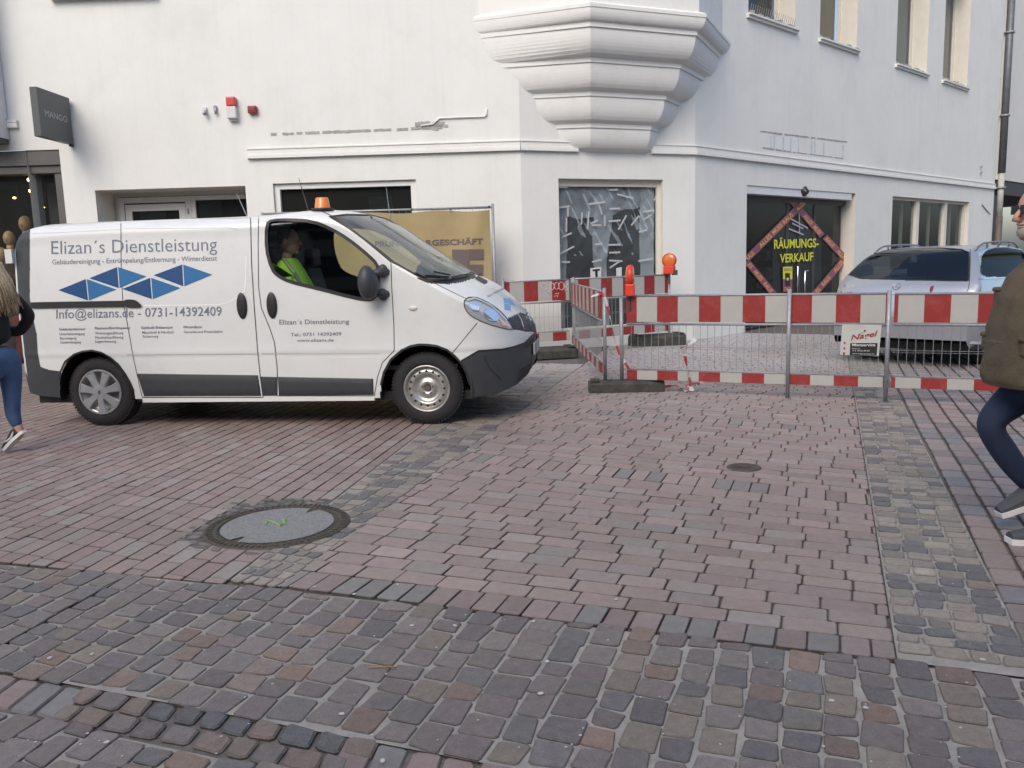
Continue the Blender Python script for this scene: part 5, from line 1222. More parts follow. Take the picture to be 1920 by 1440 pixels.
car = CarShell(right0, CY, CW, cxs, lambda x: smooth_tab(cT, x), lambda x: lerp_tab(cZ, x), cB, ctum, lambda x: lerp_tab([(0, .40), (.08, .70), (.2, .92), (.5, 1.15), (.7, 1.30), (2.4, 1.30), (3.2, .95), (4.5, .5)], x), lambda x: 5.0 if x < 2.5 else 3.0, 46, 46)
cr = thing('estate_car', 'silver estate car parked nose away behind the red and white barrier, roof rails on top', 'car', right0, CY)
ZC = lambda *p: [(1540+x*380/1920, 430+y*270/1364) for x, y in p]
RW = smooth_poly(ZC((200, 462), (330, 300), (455, 185), (480, 178), (760, 165), (1100, 172), (1395, 192), (1402, 300), (1398, 480), (1385, 492), (900, 480)), 1)
SWN = smooth_poly(ZC((1508, 455), (1505, 330), (1525, 240), (1570, 195), (1660, 172), (1800, 175), (1960, 210), (2300, 260), (2300, 470), (1760, 455)), 1)
TLL = ZC((118, 600), (112, 570), (140, 562), (220, 568), (270, 590), (300, 620), (300, 690), (110, 690))
TLR = ZC((1250, 640), (1500, 640), (1560, 650), (1540, 760), (1300, 700))
def cclass(c, k):
    x, y = car.px(c)
    if c.x < .9 and c.z > .97 and c.x > .08 and inpoly(x, y, RW): return 'rear_window'
    if c.y < .4 and c.z > .93 and c.x > .35 and c.x < 2.6 and inpoly(x, y, SWN) : return 'side_window'
    if c.y > 1.35 and c.x > .5 and c.x < 2.6 and .97 < c.z < 1.36: return 'side_window_far'
    if c.x < .45 and .60 < c.z < .92 and (c.y > 1.40 and inpoly(x, y, TLL) or c.y < .42 and inpoly(x, y, TLR)): return 'tail_light'
    if c.z < .62 and c.x < .5: return 'bumper'
    return 'body'
CG = car.split(cclass)
cb = car.part('body', CG['body'], M_silver, cr)
mb = MB(); mb.face([v+Vector((-.001, 0, 0)) for v in car.V[0]]); mb.build('rear_panel', M_silver, cr)
if 'bumper' in CG: car.part('rear_bumper', CG['bumper'], M_silver, cr)
rw = car.part('rear_window', CG['rear_window'], M_glassC, cr, .004)
for k in ('side_window', 'side_window_far'):
    if k in CG: car.part('side_window', CG[k], M_glassQ, cr, .004)
if 'tail_light' in CG: car.part('tail_light', CG['tail_light'], mat('tail_red', (.42, .02, .02), .2, coat=1), cr)
mb = MB(); car.ribbon(mb, RW, .016, .003, True); mb.build('window_seal', M_black, rw)
mb = MB(); car.ribbon(mb, ZC((1410, 190), (1412, 300), (1405, 480), (1395, 560), (1370, 606)), .008, .003); mb.build('tailgate_gap', M_gap, cr)
mb = MB(); car.ribbon(mb, ZC((1490, 470), (1560, 466), (1760, 458)), .018, .005); mb.build('chrome_trim', M_chrome, cr)
mb = MB(); car.ribbon(mb, ZC((400, 603), (640, 607), (1250, 606)), .022, .006); mb.build('boot_trim', M_chrome, cr)
mb = MB(); car.ribbon(mb, ZC((760, 168), (870, 163), (985, 168)), .035, .006); mb.build('brake_light', mat('tail_red_dim', (.16, .015, .02), .3), rw)
mb = MB(); p, n = car.hit(1540+712*.198, 430+540*.198, .008); fr_a = Vector((0, 1, 0)); fr_b = n.cross(fr_a).normalized(); 
if fr_b.z < 0: fr_b = -fr_b
mb.tube([p+(fr_a*math.cos(2*PI*k/32)+fr_b*math.sin(2*PI*k/32))*.048 for k in range(33)], .0045, 6, cap=False)
for a in (90, 210, 330): mb.tube([p, p+(fr_a*math.cos(R(a))+fr_b*math.sin(R(a)))*.046], [.006, .002], 6)
mb.build('star_badge', M_chrome, cr)
# model number letters on the left of the tailgate
V, F = fit_text('E 240', 0, 21, 4.2, .01); mb = MB(); mb.poly([car.hit(1582+x, 538-y, .004)[0] for x, y in V], F); mb.build('lettering', M_chrome, cr)
# bumper bright strip, reversing sensors, dark lower valance, wheels
mb = MB(); car.ribbon(mb, ZC((100, 975), (300, 985), (560, 1015), (900, 1045), (1200, 1060), (1500, 1075)), .030, .012); mb.build('bumper_strip', mat('bright_strip', (.80, .82, .86), .18, .5), cr)
mb = MB(); car.ribbon(mb, ZC((100, 1010), (300, 1040), (560, 1085), (900, 1120), (1200, 1130), (1560, 1110)), .060, .010); mb.build('lower_valance', M_plastic, cr)
for y in (.28, 1.50):
    for x in (.85, 3.55):
        mb = MB(); s_ = -1 if y < .9 else 1; o_ = (x, y-.22 if y < .9 else y+.22, .31); mb.lathe(o_, (0, s_, 0), [(.20, 0), (.29, .0), (.315, -.03), (.315, -.18), (.2, -.2), (.2, -.02), (.06, -.02), (.05, -.005), (.0005, -.005)], 32); mb.build('wheel', M_tyre, cr, True)
mb = MB(); mb.aabb(.25, 4.2, .12, 1.66, .20, .30); mb.build('underbody', M_black, cr)
mb = MB(); mb.tube([(.06, 1.25, .27), (.4, 1.25, .27)], .03, 12); mb.build('exhaust', M_galv, cr, True)
for yy in (.27, CW-.27):
    pts = []
    for i in range(13):
        f = i/12; x = .72+1.75*f; h = car.bvh.ray_cast(Vector((x, yy, 3)), Vector((0, 0, -1)))[0]; pts.append(h+Vector((0, 0, .005+.055*min(1, math.sin(PI*f)*2.2))))
    mb = MB(); mb.tube(pts, .013, 8)
    for i in (3, 6, 9): mb.tube([pts[i], pts[i]-Vector((0, 0, .06))], .012, 6)
    mb.build('roof_rail', mat('rail_dark_alu', (.22, .23, .25), .35, .7), cr, True)
for y in (.5, 1.28):
    mb = MB(); mb.aabb(1.5, 1.62, y-.22, y+.22, .6, 1.05); mb.aabb(1.52, 1.60, y-.12, y+.12, 1.07, 1.27); mb.build('seat', M_vint, cr, bev=.03)
mb = MB(); mb.aabb(.3, 1.4, .15, 1.63, .80, .86); mb.build('load_cover', M_vint, cr)
# ------------------------------------------------------------------ BARRIERS
def barrier(P0, P1, label, z_t, z_b, first_red, post_px, sw=.222, tall=1.07, legs=None, end_clip=None, seed=0, stripe_off=0.0, wires=True, low_b=(.135, .235), g='red and white barrier sections'):
    P0 = Vector((*P0, 0)); P1 = Vector((*P1, 0)); yaw = math.atan2(P1.y-P0.y, P1.x-P0.x); L = (P1-P0).length; P = Plane(P0, yaw)
    t = thing('road_barrier', label, 'barrier', P0, group=g)
    def BB(mb, name, m, par=t, **k): return B(mb, name, m, par, **k)
    for lo, hi, nm in ((z_b, z_t, 'warning_board'), (low_b[0], low_b[1], 'foot_board')):
        mb = MB(); s_ = 0.0; k = 0; first = stripe_off
        edges = [0.0]; e = first if first > 0 else sw
        while e < L-1e-4: edges.append(e); e += sw
        edges.append(L)
        for i, (a, b) in enumerate(zip(edges, edges[1:])):
            red = (i % 2 == 0) == first_red; mb.pbox(P, a, b-.0006, lo, hi, -.012, .006, 0 if red else 1)
        BB(mb, nm, [M_red, M_wht])
    mb = MB()
    for zz in (z_b-.022, z_t+.006): mb.tube([P.at(.0, zz), P.at(L, zz)], .013, 8)
    mb.tube([P.at(.0, low_b[1]+.012), P.at(L, low_b[1]+.012)], .007, 6); BB(mb, 'rail', M_galv, smooth=True)
    for s_, zl, zh in (legs or [(0, 0, tall), (L, 0, tall)]):
        mb = MB(); mb.tube([P.at(s_, zl, .03), P.at(s_, zh, .03)], .0205, 12); mb.tube([P.at(s_, zh-.002, .03), P.at(s_, zh+.004, .03)], .02, 12); BB(mb, 'post', M_galv, smooth=True)
    if wires:
        mb = MB(); s_ = .05
        while s_ < L-.02: mb.tube([P.at(s_, low_b[1]), P.at(s_, z_b-.02)], .0030, 4, cap=False); s_ += .0745
        for f in (.40,): zz = low_b[1]+(z_b-low_b[1])*f+.05; mb.tube([P.at(0, zz), P.at(L, zz)], .0022, 4, cap=False); mb.tube([P.at(0, zz-.02), P.at(L, zz-.02)], .0018, 4, cap=False)
        BB(mb, 'wire_grid', M_galv)
    return t, P
FA, FB = (1.262, 8.962), (3.62, 7.913)
fdir = (Vector(FB)-Vector(FA)).normalized()
bt1, PF = barrier(FA, FB, 'red and white barrier carrying the small rental sign, in front of the street opening', 1.035, .762, True, None, legs=[(-.05, .12, 1.02), (1.68, 0, 1.09), (2.585, 0, 1.07)], stripe_off=.115)
q0 = Vector(FB)+fdir*.05; q1 = q0+fdir*2.55
barrier(tuple(q0), tuple(q1), 'red and white barrier running behind the man in the olive jacket', 1.03, .765, True, None, legs=[(2.5, 0, 1.07)], stripe_off=.035)
barrier((1.0, 9.05), (.93, 12.45), 'red and white barrier pointing away from us towards the building corner', 1.09, .80, True, None, legs=[(-.02, .12, 1.13), (3.4, .0, 1.18)], low_b=(.20, .31))
barrier((-.10, 12.16), (.90, 12.50), 'red and white barrier with chalk scribble, between the van bonnet and the taped window', 1.145, .845, True, None, legs=[(0.0, 0, 1.20)], stripe_off=.11, low_b=(.24, .37))
tb, PB = barrier((.93, 12.52), (2.60, 13.60), 'red and white barrier in front of the taped up corner window', 1.150, .86, False, None, legs=[(1.98, 0, 1.20)], stripe_off=.13, low_b=(.24, .37))
# chalk scribble on the rear board
PG = Plane(Vector((-.10, 12.16, 0)), math.atan2(.34, 1.0), .008); sc = thing('graffiti_scribble', 'pink white looping scribble drawn on the red and white barrier beside the van', 'graffiti', PG.at(.75, 1.0))
mb = MB(); zz = lambda x, y: (960+x/4, 440+y/4)
def strokes(S):
    for st in S:
        pts = [PG.at(*PG.px(*zz(x, y)), .002) for x, y in st]; mb.tube(pts, .0045, 5)
circ = lambda cx, cy, rx, ry, n=14: [(cx+rx*math.cos(2*PI*k/n), cy+ry*math.sin(2*PI*k/n)) for k in range(n+1)]
strokes([circ(243, 390, 20, 22), [(262, 380), (262, 420), (290, 440)], circ(300, 388, 16, 26), [(285, 380), (284, 440)], circ(335, 385, 18, 26), circ(370, 385, 20, 30), [(395, 360), (398, 420)], [(398, 395), (420, 365)], [(400, 390), (425, 420)], [(320, 445), (350, 438), (350, 448)], [(318, 462), (345, 456), (340, 470)], [(262, 425), (300, 460), (270, 475)]])
B(mb, 'scribble', mat('pink_chalk', (.66, .52, .52), .8), sc)
# rubber feet
def foot(c, yaw, L, Wd_, Hh, label, cut=False):
    t = thing('rubber_block', label, 'rubber block', (c[0], c[1], 0), yaw, 'black rubber barrier blocks'); mb = MB(); h = Hh; w = Wd_/2; l = L/2
    prof = [(-w, 0), (w, 0), (w, h*.72), (w*.72, h), (-w*.72, h), (-w, h*.72)]
    V = []; 
    for x in (-l, -l+.03, l-.03, l): s_ = .93 if abs(x) == l else 1; V += [(x, a*s_, max(0, b*s_) if b else 0) for a, b in prof]
    F = []
    for i in range(3):
        for k in range(6): a = i*6+k; b = i*6+(k+1) % 6; F.append((a, a+6, b+6, b))
    F += [tuple(range(6)), tuple(reversed(range(18, 24)))]; mb.poly(V, F); mb.build('block', M_rubber, t, bev=.006)
    mb = MB()
    for x in (-l*.45, l*.1, l*.6): mb.tube([(x, 0, h-.004), (x, 0, h+.003)], .038, 14)
    mb.build('socket', M_black, t)
    mb = MB()
    for x in (-l*.82, l*.82): mb.aabb(x-.05, x+.05, -w*.9, w*.9, h+.001, h+.012)
    mb.build('grip_pad', M_rubber, t); return t
fc_ = gnd(1166, 735); foot((1.25, 8.97), R(-3), .82, .22, .125, 'black rubber block under the two nearest barrier posts')
foot((.50, 12.30), R(12), .95, .36, .16, 'dark rubber block beside the front of the van')
foot((2.42, 13.62), R(12), .92, .30, .19, 'dark rubber block under the barrier post below the round orange lamp')
# plank lying behind the posts
# warning lamps
def lamp(x, y, P, label, yaw, s=1.0, zbase=1.05, flat=False):
    pos = P; t = thing('warning_lamp', label, 'warning lamp', pos, yaw, 'orange lamps on the barriers')
    Mo = mat('lamp_orange_body', (.62, .045, .02), .45, var=.06); Ml = mat('lamp_orange_lens', (.60, .15, .03), .2, coat=.6)
    mb = MB(); mb.aabb(-.09*s, .09*s, -.05*s, .05*s, 0, .13*s); mb.build('battery_box', Mo, t, bev=.012)
    mb = MB(); c = Vector((0, 0, .215*s)); ax = Vector((0, -1, 0))
    mb.lathe(c, ax, [(.0005, -.034*s), (.09*s, -.034*s), (.115*s, -.025*s), (.118*s, .0), (.118*s, .024*s), (.105*s, .03*s)], 32); mb.build('lamp_housing', Mo, t, True)
    mb = MB()
    for q in (1, -1): mb.lathe(c, ax*q, [(.104*s, .028*s), (.095*s, .038*s), (.06*s, .046*s), (.0005, .049*s)], 32)
    mb.build('lens', Ml, t, True)
    mb = MB(); mb.aabb(.05*s, .13*s, -.03*s, .03*s, -.02, .06*s); mb.tube([(0, 0, -.16*s), (0, 0, .01)], .02*s, 8); mb.build('bracket', M_dark2, t); return t
lamp(0, 0, Vector((1.30, 8.95, 1.04)), 'orange barrier lamp seen edge on above the nearest barrier post', R(80), 1.0)
lamp(0, 0, Vector((2.60, 13.50, 1.17)), 'round orange barrier lamp in front of the white house corner', R(-32), 1.0)
# yellow banner fence
PY = Plane(Vector((-.30, 12.62, 0)), R(-.5)); bs = PY.px(925, 383)
yf = thing('fence_panel', 'tall wire fence panel covered by a mustard yellow advertising banner behind the van', 'fence', PY.at(-3.5, 0))
xr_ = PY.px(924, 400)[0]; zt_ = PY.px(924, 386)[1]; mb = MB()
mb.tube([PY.at(xr_, .05), PY.at(xr_, zt_+.03)], .022, 12); B(mb, 'post', M_galv, yf, smooth=True)
mb = MB(); mb.tube([PY.at(xr_-3.45, .05), PY.at(xr_-3.45, zt_)], .022, 10); B(mb, 'post', M_galv, yf, smooth=True)
mb = MB(); mb.tube([PY.at(xr_-3.45, zt_-.02), PY.at(xr_, zt_-.02)], .018, 10); B(mb, 'rail', M_galv, yf, smooth=True)
mb = MB(); x = 0
while x < 3.4: mb.tube([PY.at(xr_-x, .2), PY.at(xr_-x, zt_-.03)], .0025, 4, cap=False); x += .1
B(mb, 'wire_grid', M_galv, yf)
M_ban = mat('mustard_banner', (.34, .265, .13), .6, var=.08, vscale=3, bump=.1, bscale=20); M_bt = mat('brown_print', (.13, .10, .095), .6)
mb = MB(); nx, nz = 60, 20; vv = []
def bz(a, z): return .030+.010*math.sin(a*9+z*3)+.012*noise.noise(Vector((a*1.6, z*1.6, 2)))+.018*math.exp(-((a-.3*(zt_-z)-.1)/.1)**2)*(z/zt_)
for j in range(nz+1):
    for i in range(nx+1):
        a = 3.35*i/nx; z = .25+(zt_-.06-.25)*j/nz; z2 = z-.015*math.sin(a*6)*(j == nz); vv.append(PY.at(xr_-.045-a, z2, bz(a, z)))
FF = [(j*(nx+1)+i, (j+1)*(nx+1)+i, (j+1)*(nx+1)+i+1, j*(nx+1)+i+1) for j in range(nz) for i in range(nx)]
mb.poly(vv, FF); bn = B(mb, 'banner', M_ban, yf, smooth=True)
def btxt(txt, x0, y0, x1, y1, h, bold):
    V, F = fit_text(txt, 0, math.hypot(x1-x0, y1-y0), h, bold); Wp = math.hypot(x1-x0, y1-y0); ux, uy = (x1-x0)/Wp, (y1-y0)/Wp; mb = MB(); P = []
    for v in V:
        a, z = PY.px(x0+v[0]*ux+v[1]*uy, y0+v[0]*uy-v[1]*ux); P.append(PY.at(a, z, bz(xr_-.045-a, z)+.006))
    mb.poly(P, F); B(mb, 'lettering', M_bt, bn)
btxt('DRUNKA URGESCHÄFT' if False else 'RGESCHÄFT', 799, 460.5, 906, 457.5, 10.5, .035)
btxt('PRUNKA', 704, 463, 772, 461, 10.5, .035)
def bbox_(x0, y0, x1, y1):
    P = [PY.px(x0, y0), PY.px(x1, y0), PY.px(x1, y1), PY.px(x0, y1)]; mb = MB(); mb.face([PY.at(a, z, bz(xr_-.045-a, z)+.009) for a, z in P]); B(mb, 'lettering', M_bt, bn)
for q in ((848, 468, 878, 516), (880, 467.5, 907, 487), (880, 496, 906, 516)): bbox_(*q)
bbox_(877, 468, 881, 516)
mb = MB()
for x in (773, 845, 917): a, z = PY.px(x, 393 if x < 900 else 388); mb.ball(PY.at(a, z, .05), .018, .012, .018, 8)
B(mb, 'eyelet', M_dark2, yf)
# ------------------------------------------------------------------ rental sign on the front barrier
rs = thing('rental_sign', 'small white rental company sign with red script hanging from the front barrier', 'sign', PF.at(2.2, .6))
ZN = lambda x, y: (1560+x/16, 600+y/16)
def pf(x, y, off): a, z = PF.px(*ZN(x, y), off); return PF.at(a, z, off)
O = .028
mb = MB(); q = [(305, 135), (1490, 150), (1405, 1085), (240, 1045)]; fr_q = [pf(*p, O) for p in q]; bk = [p-PF.n*.004 for p in fr_q]; mb.face(list(reversed(fr_q))); mb.face(bk)
for i in range(4): mb.face([fr_q[i], fr_q[(i+1) % 4], bk[(i+1) % 4], bk[i]])
plate = B(mb, 'plate', mat('sign_white', (.46, .47, .44), .45), rs)
mb = MB(); mb.face([pf(*p, O+.0015) for p in ((548, 690), (1372, 692), (1340, 1070), (528, 1055))]); B(mb, 'black_panel', M_black, plate)
for a in ((355, 660, 410, 722), (345, 820, 400, 880), (332, 965, 388, 1070)):
    mb = MB(); mb.face([pf(a[0], a[1], O+.0015), pf(a[2], a[1], O+.0015), pf(a[2]-5, a[3], O+.0015), pf(a[0]-5, a[3], O+.0015)]); B(mb, 'red_mark', M_red, plate)
def stxt(txt, x0, y0, x1, y1, h, m, bold=0.0, shear=0.0):
    Wp = math.hypot(x1-x0, y1-y0); V, F = fit_text(txt, 0, Wp, h, bold, shear); ux, uy = (x1-x0)/Wp, (y1-y0)/Wp; mb = MB()
    mb.poly([pf(x0+v[0]*ux+v[1]*uy, y0+v[0]*uy-v[1]*ux, O+.003) for v in V], F); B(mb, 'lettering', m, plate)
M_sw = mat('sign_letter_white', (.6, .6, .6), .5)
stxt('Nagel', 560, 615, 1400, 470, 160, M_red, .02, .35); stxt('Mietservice', 605, 785, 1300, 785, 80, M_sw, .02)
stxt('Köln-Laar', 600, 872, 850, 874, 40, M_sw); stxt('T 0 18 05-80 62', 610, 940, 1130, 944, 44, M_sw); stxt('www.nagel-gruppe.de', 600, 1022, 1270, 1035, 36, M_sw)
mb = MB(); pts = [pf(x, y, O+.004) for x, y in ((820, 440), (880, 400), (945, 350))]; mb.tube(pts, .002, 5); c = pf(985, 325, O+.004); mb.ball(c, .009, .002, .010, 12, frame=(PF.t, PF.n, Vector((0, 0, 1)))); B(mb, 'nail_mark', M_red, plate)
for y, x in ((170, 930), (225, 1060), (268, 830)): stxt('i.i.i.i.i.i.i' if False else '----------', 590, y+12, x, y+14, 30, M_print2)
# ------------------------------------------------------------------ red and white tape
def tape(name_label, pts, w, tw=1.1, n=46, seedv=1):
    t = thing('barrier_tape', name_label, 'barrier tape', pts[0]); random.seed(seedv); P = [Vector(p) for p in pts]; segs = []; tot = sum((b-a).length for a, b in zip(P, P[1:])); mb = MB(); prev = None
    for i in range(n+1):
        d = tot*i/n; k = 0
        while k < len(P)-2 and d > (P[k+1]-P[k]).length: d -= (P[k+1]-P[k]).length; k += 1
        L_ = (P[k+1]-P[k]).length or 1; c = P[k].lerp(P[k+1], min(1, d/L_)); dr = (P[k+1]-P[k]).normalized(); a = i/n*PI*tw+random.uniform(-.15, .15)
        s1 = dr.orthogonal().normalized(); s2 = dr.cross(s1); e = (s1*math.cos(a)+s2*math.sin(a))*w/2; cur_ = (c+e, c-e)
        if prev: mb.face([prev[0], cur_[0], cur_[1], prev[1]], 0 if int(tot*i/n/.11) % 2 else 1)
        prev = cur_
    o = mb.build('strip', [mat('tape_red', (.42, .04, .04), .4), mat('tape_white', (.5, .49, .49), .4)], t, loc=None); o.location = -Vector(pts[0]); return t
def wp(x, y, P, off=0.0): a, z = P.px(x, y, off); return P.at(a, z, off)
PD = Plane(Vector((1.0, 9.05, 0)), R(-24))
tape('red and white tape sagging from the corner post down to the rubber block', [wp(1108, 556, PD), wp(1130, 549, PD, .05), wp(1135, 560, PD, .05), wp(1145, 600, PD, .04), wp(1153, 640, PD, .02), wp(1163, 668, PD, 0), wp(1180, 692, PF, .04)], .030, 1.5, 50, 3)
tape('red and white tape knotted on the wire grid and trailing onto the bricks', [wp(1304, 635, PF, .03), wp(1297, 642, PF, .05), wp(1284, 650, PF, .04), wp(1274, 653, PF, .03), wp(1284, 662, PF, .04), wp(1288, 690, PF, .03), wp(1294, 716, PF, .04), wp(1297, 733, PF, .10)], .052, 1.2, 40, 5)
g1, g2, g3, g4, g5, g6 = [gnd(x, y, .012) for x, y in ((1234, 727), (1270, 722), (1272, 726), (1288, 734), (1300, 733), (1318, 717))]
tape('loose end of red and white tape lying on the bricks in front of the barrier', [g1, g2, g3, g4, g5, g2+Vector((.1, .05, 0)), g6], .035, 4, 40, 9)
# ------------------------------------------------------------------ film and tape strips on the chamfer window
def pc(x, y, off): a, z = PC.px(x, y, off); return PC.at(a, z, off)
ZW = lambda x, y: (1040+x*220/1584, 330+y*200/1440)
fm_ = bpy.data.materials.new('milky_film'); fm_.use_nodes = True; N = fm_.node_tree.nodes; Lk = fm_.node_tree.links; N.clear()
out = N.new('ShaderNodeOutputMaterial'); tr = N.new('ShaderNodeBsdfTransparent'); pr = N.new('ShaderNodeBsdfPrincipled'); pr.inputs['Base Color'].default_value = (.8, .86, .95, 1); pr.inputs['Roughness'].default_value = .25
at_ = N.new('ShaderNodeAttribute'); at_.attribute_name = 'tint'; mx = N.new('ShaderNodeMixShader'); Lk.new(at_.outputs['Fac'], mx.inputs[0]); Lk.new(tr.outputs[0], mx.inputs[1]); Lk.new(pr.outputs[0], mx.inputs[2]); Lk.new(mx.outputs[0], out.inputs[0])
fl = thing('plastic_sheet', 'crumpled clear plastic sheeting hung behind the corner window glass', 'plastic sheet', PC.at(.7, 1.5))
mb = MB(); tn = []; NX, NZ = 120, 150; a0, a1, z0, z1 = .70, 2.51, .32, 2.655; vv = []
def fold(a, z):
    u = (a-a0)/(a1-a0); v = (z1-z)/(z1-z0)
    return .015*noise.noise(Vector((a*2.2+z*1.1, z*1.5, 1)))+.012*math.sin((a*.8+z*.5)*26+3*noise.noise(Vector((a, z, 4))*2))*max(0, 1-v*2.2)+.02*noise.noise(Vector((a*6-z*4, z*3, 7)))
for j in range(NZ+1):
    for i in range(NX+1): a = a0+(a1-a0)*i/NX; z = z0+(z1-z0)*j/NZ; vv.append(PC.at(a, z, -.185+fold(a, z)))
FF = []
for j in range(NZ):
    for i in range(NX):
        FF.append((j*(NX+1)+i, j*(NX+1)+i+1, (j+1)*(NX+1)+i+1, (j+1)*(NX+1)+i)); u = i/NX; v = 1-j/NZ; a = a0+(a1-a0)*u; z = z0+(z1-z0)*(j/NZ)
        k = .07+.05*noise.noise(Vector((a*3, z*1.2, 3)))
        if v < .20+.05*math.sin(u*5)+.07*noise.noise(Vector((a*2, 0, 1))): k = .30+.12*noise.noise(Vector((a*4, z*4, 2)))
        cc = .40+.02*math.sin(v*9); wl = .10+.035*math.sin(v*6)
        if abs(u-cc-.04) < wl*.7: k = max(k, .36+.08*noise.noise(Vector((a*5, z*3, 5))))
        if u > .865-.03*math.sin(v*4): k = max(k, .40)
        if u < .07+.02*math.sin(v*5): k = max(k, .32)
        st = noise.noise(Vector(((a*.9+z*.52)*17, (z*.9-a*.5)*2.2, 8)))
        if st > .32 and v < .5: k += .28
        tn.append((max(0, min(.9, k*1.5)),)*3)
mb.poly(vv, FF); B(mb, 'sheet', fm_, fl, smooth=True, tints=tn)
mb = MB(); Mt = mat('masking_tape', (.45, .46, .46), .6)
TP = [((60, 425), (205, 405)), ((180, 400), (178, 550)), ((160, 560), (158, 755)), ((368, 490), (362, 655)), ((462, 480), (445, 715)), ((455, 380), (680, 350)), ((735, 188), (850, 183)), ((740, 442), (885, 438)), ((730, 612), (890, 598)), ((845, 245), (1065, 300)), ((860, 725), (970, 530)), ((1035, 665), (1140, 535)),
      ((1190, 485), (1345, 460)), ((1205, 585), (1310, 520)), ((1135, 755), (1250, 725)), ((100, 825), (228, 770)), ((70, 1050), (262, 950)), ((545, 925), (648, 912)), ((730, 930), (892, 925)), ((735, 1035), (885, 1030)), ((93, 1160), (205, 1162)), ((505, 1158), (633, 1132)), ((735, 1140), (915, 1148)), ((745, 1240), (880, 1150)), ((1130, 1148), (1325, 1115)), ((500, 665), (625, 662)), ((675, 530), (678, 675)), ((60, 150), (175, 150)), ((1260, 150), (1395, 150)), ((1340, 330), (1380, 270)), ((490, 640), (580, 600)), ((600, 390), (640, 520))]
tt = thing('tape_strips', 'pale strips of adhesive tape stuck at all angles on the corner window', 'tape', PC.at(1.5, 1.5))
for a, b in TP:
    p, q = pc(*ZW(*a), -.126), pc(*ZW(*b), -.126); d = (q-p).normalized(); w = d.cross(PC.n).normalized()*.014; mb = MB(); mb.box((p+q)/2, d*((q-p).length/2), w, PC.n*.0006); B(mb, 'strip', Mt, tt)
for x0, x1, tx in ((485, 628, 'T'), (835, 905, None)):
    t = thing('letter_card', 'white card with a black letter T leaning in the corner window' if tx else 'narrow pale card leaning in the window behind the orange barrier lamp', 'card', pc(*ZW(x0, 1380), -.12))
    mb = MB(); p = [pc(*ZW(x, y), -.12) for x, y in ((x0, 1385), (x1, 1375), (x1, 1230), (x0, 1245))]; mb.face(p); mb.face([v-PC.n*.01 for v in reversed(p)])
    for i in range(4): mb.face([p[i], p[i]-PC.n*.01, p[(i+1) % 4]-PC.n*.01, p[(i+1) % 4]])
    B(mb, 'card', M_sw, t)
    if tx:
        for q in (((512, 1262), (610, 1252), (610, 1278), (512, 1288)), ((545, 1285), (580, 1281), (583, 1365), (550, 1367))):
            mb = MB(); mb.face([pc(*ZW(*v), -.118) for v in reversed(q)]); B(mb, 'lettering', M_black, t)
# notice strip low behind the diagonal barrier
PS_ = Plane(PC.at(0, 0), YC, .02)
# ------------------------------------------------------------------ clearance sale stickers on the shop door
ZD = lambda x, y: (1380+x*260/1702, 340+y*220/1440)
PO = -.225
def pr_(x, y, off=PO): a, z = PR.px(*ZD(x, y), off); return PR.at(a, z, off)
st_ = thing('sale_stickers', 'diamond of purple tape with orange capitals on the shop door', 'sticker', PR.at(3.8, 1.5))
M_pur = mat('purple_tape', (.24, .075, .12), .5, var=.12, vscale=10); M_orl = mat('orange_letters', (.85, .42, .12), .5); M_yel = mat('yellow_letters', (.72, .70, .05), .5)
def band(p0, p1, w, txts):
    x0, y0 = p0; x1, y1 = p1; L_ = math.hypot(x1-x0, y1-y0); ux, uy = (x1-x0)/L_, (y1-y0)/L_; vx, vy = uy, -ux
    mb = MB(); P = [pr_(x0-vx*w/2, y0-vy*w/2), pr_(x1-vx*w/2, y1-vy*w/2), pr_(x1+vx*w/2, y1+vy*w/2), pr_(x0+vx*w/2, y0+vy*w/2)]; mb.face(P); bd = B(mb, 'tape_band', M_pur, st_)
    for t, f0, f1 in txts:
        V, F = fit_text(t, L_*f0, L_*f1, w*.60, .02, .12); mb = MB(); mb.poly([pr_(x0+ux*v[0]+vx*(v[1]-w*.30), y0+uy*v[0]+vy*(v[1]-w*.30), PO+.003) for v in V], F); B(mb, 'lettering', M_orl, bd)
band((130, 955), (840, 250), 82, [('RAUS', .0, .12), ('ALLES', .22, .42), ('MUSS', .45, .61), ('RAUS', .63, .79), ('ALLES', .86, .99)])
band((690, 240), (1060, 670), 78, [('S', .2, .25), ('ALLES', .40, .66), ('MUSS', .72, .94)])
band((1090, 680), (1400, 1010), 78, [('RAUS', .05, .36), ('ALLES', .50, .84)])
band((135, 985), (560, 1500), 80, [('ES', .05, .15), ('MUSS', .22, .44), ('RAUS', .50, .72)])
band((880, 1480), (1400, 880), 78, [('MUSS', .1, .28), ('RAUS', .34, .52), ('ALLES', .62, .83)])
rp = thing('sale_lettering', 'yellow capitals announcing the clearance sale in the middle of the shop door', 'lettering', PR.at(3.8, 1.7))
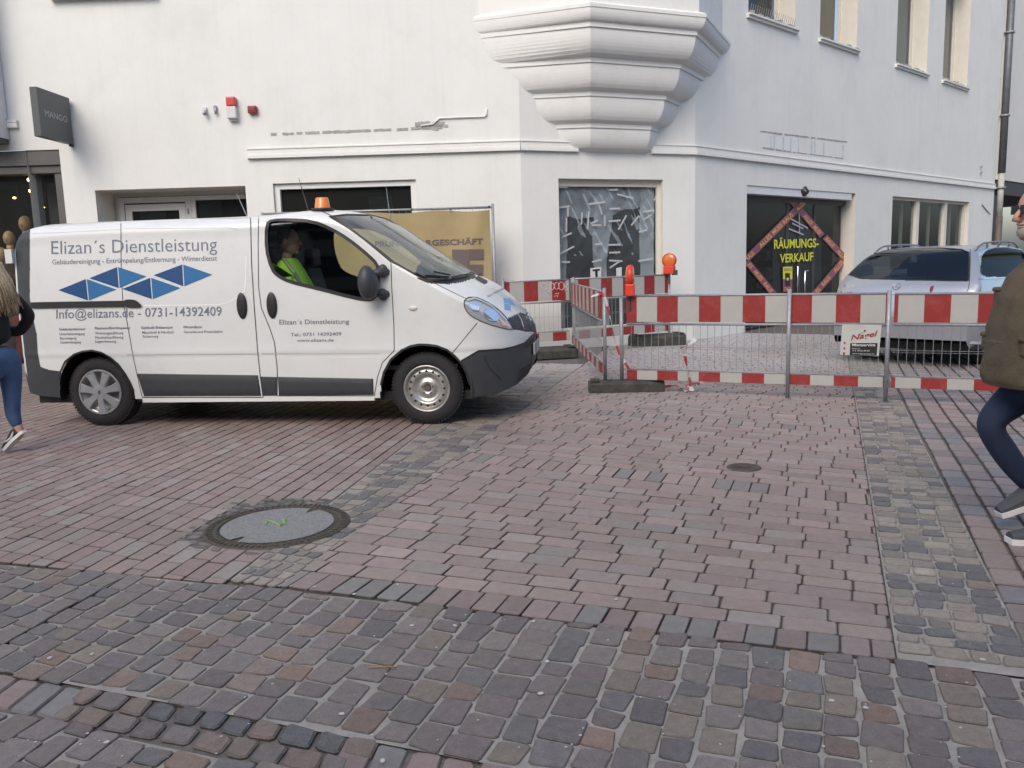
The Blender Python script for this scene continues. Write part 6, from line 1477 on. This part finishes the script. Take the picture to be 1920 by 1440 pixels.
for txt, x0, y0, x1, y1, h in (('RÄUMUNGS-', 468, 825, 1015, 806, 108), ('VERKAUF', 540, 998, 950, 972, 104)):
    V, F = fit_text(txt, 0, x1-x0, h, .022); mb = MB(); k = (y1-y0)/(x1-x0); mb.poly([pr_(x0+v[0], y0+v[0]*k-v[1], PO+.004) for v in V], F); B(mb, 'lettering', M_yel, rp)
sb = MB(); sb.face([pr_(*p, -.262) for p in ((450, 1400), (1050, 1400), (1050, 640), (790, 420), (450, 660))]); B(sb, 'black_sheet', M_black, rp)
sp = thing('countdown_poster', 'small yellow and purple poster stuck left of the door handles', 'poster', PR.at(3.4, 1.0))
mb = MB(); mb.face([pr_(*p, PO+.002) for p in ((576, 1200), (692, 1200), (692, 1045), (576, 1050))]); B(mb, 'upper_half', M_yel, sp)
mb = MB(); mb.face([pr_(*p, PO+.002) for p in ((576, 1360), (690, 1355), (692, 1200), (576, 1200))]); B(mb, 'lower_half', M_pur, sp)
mb = MB(); mb.face([pr_(*p, PO+.004) for p in ((604, 1285), (662, 1285), (662, 1125), (604, 1125))]); B(mb, 'black_field', M_black, sp)
for txt, x0, y0, x1, h, m in (('NOCH', 592, 1098, 680, 30, M_pur), ('TAGE', 590, 1340, 680, 38, M_orl)):
    V, F = fit_text(txt, 0, x1-x0, h, .02); mb = MB(); mb.poly([pr_(x0+v[0], y0-v[1], PO+.005) for v in V], F); B(mb, 'lettering', m, sp)
mb = MB(); n = 16; mb.face([pr_(634+14*math.cos(-2*PI*k/n), 1200+20*math.sin(-2*PI*k/n), PO+.006) for k in range(n)]); B(mb, 'dot', M_sw, sp)
mb = MB()
for (a, b) in (((670, 458), (880, 575)), ((690, 515), (825, 580)), ((648, 582), (830, 655)), ((775, 395), (780, 640))):
    p, q = pr_(*a, PO+.006), pr_(*b, PO+.006); d = (q-p).normalized(); w = d.cross(PR.n).normalized()*.014; mb.box((p+q)/2, d*((q-p).length/2), w, PR.n*.0008)
B(mb, 'grey_tape', mat('grey_tape', (.42, .45, .48), .5), st_)
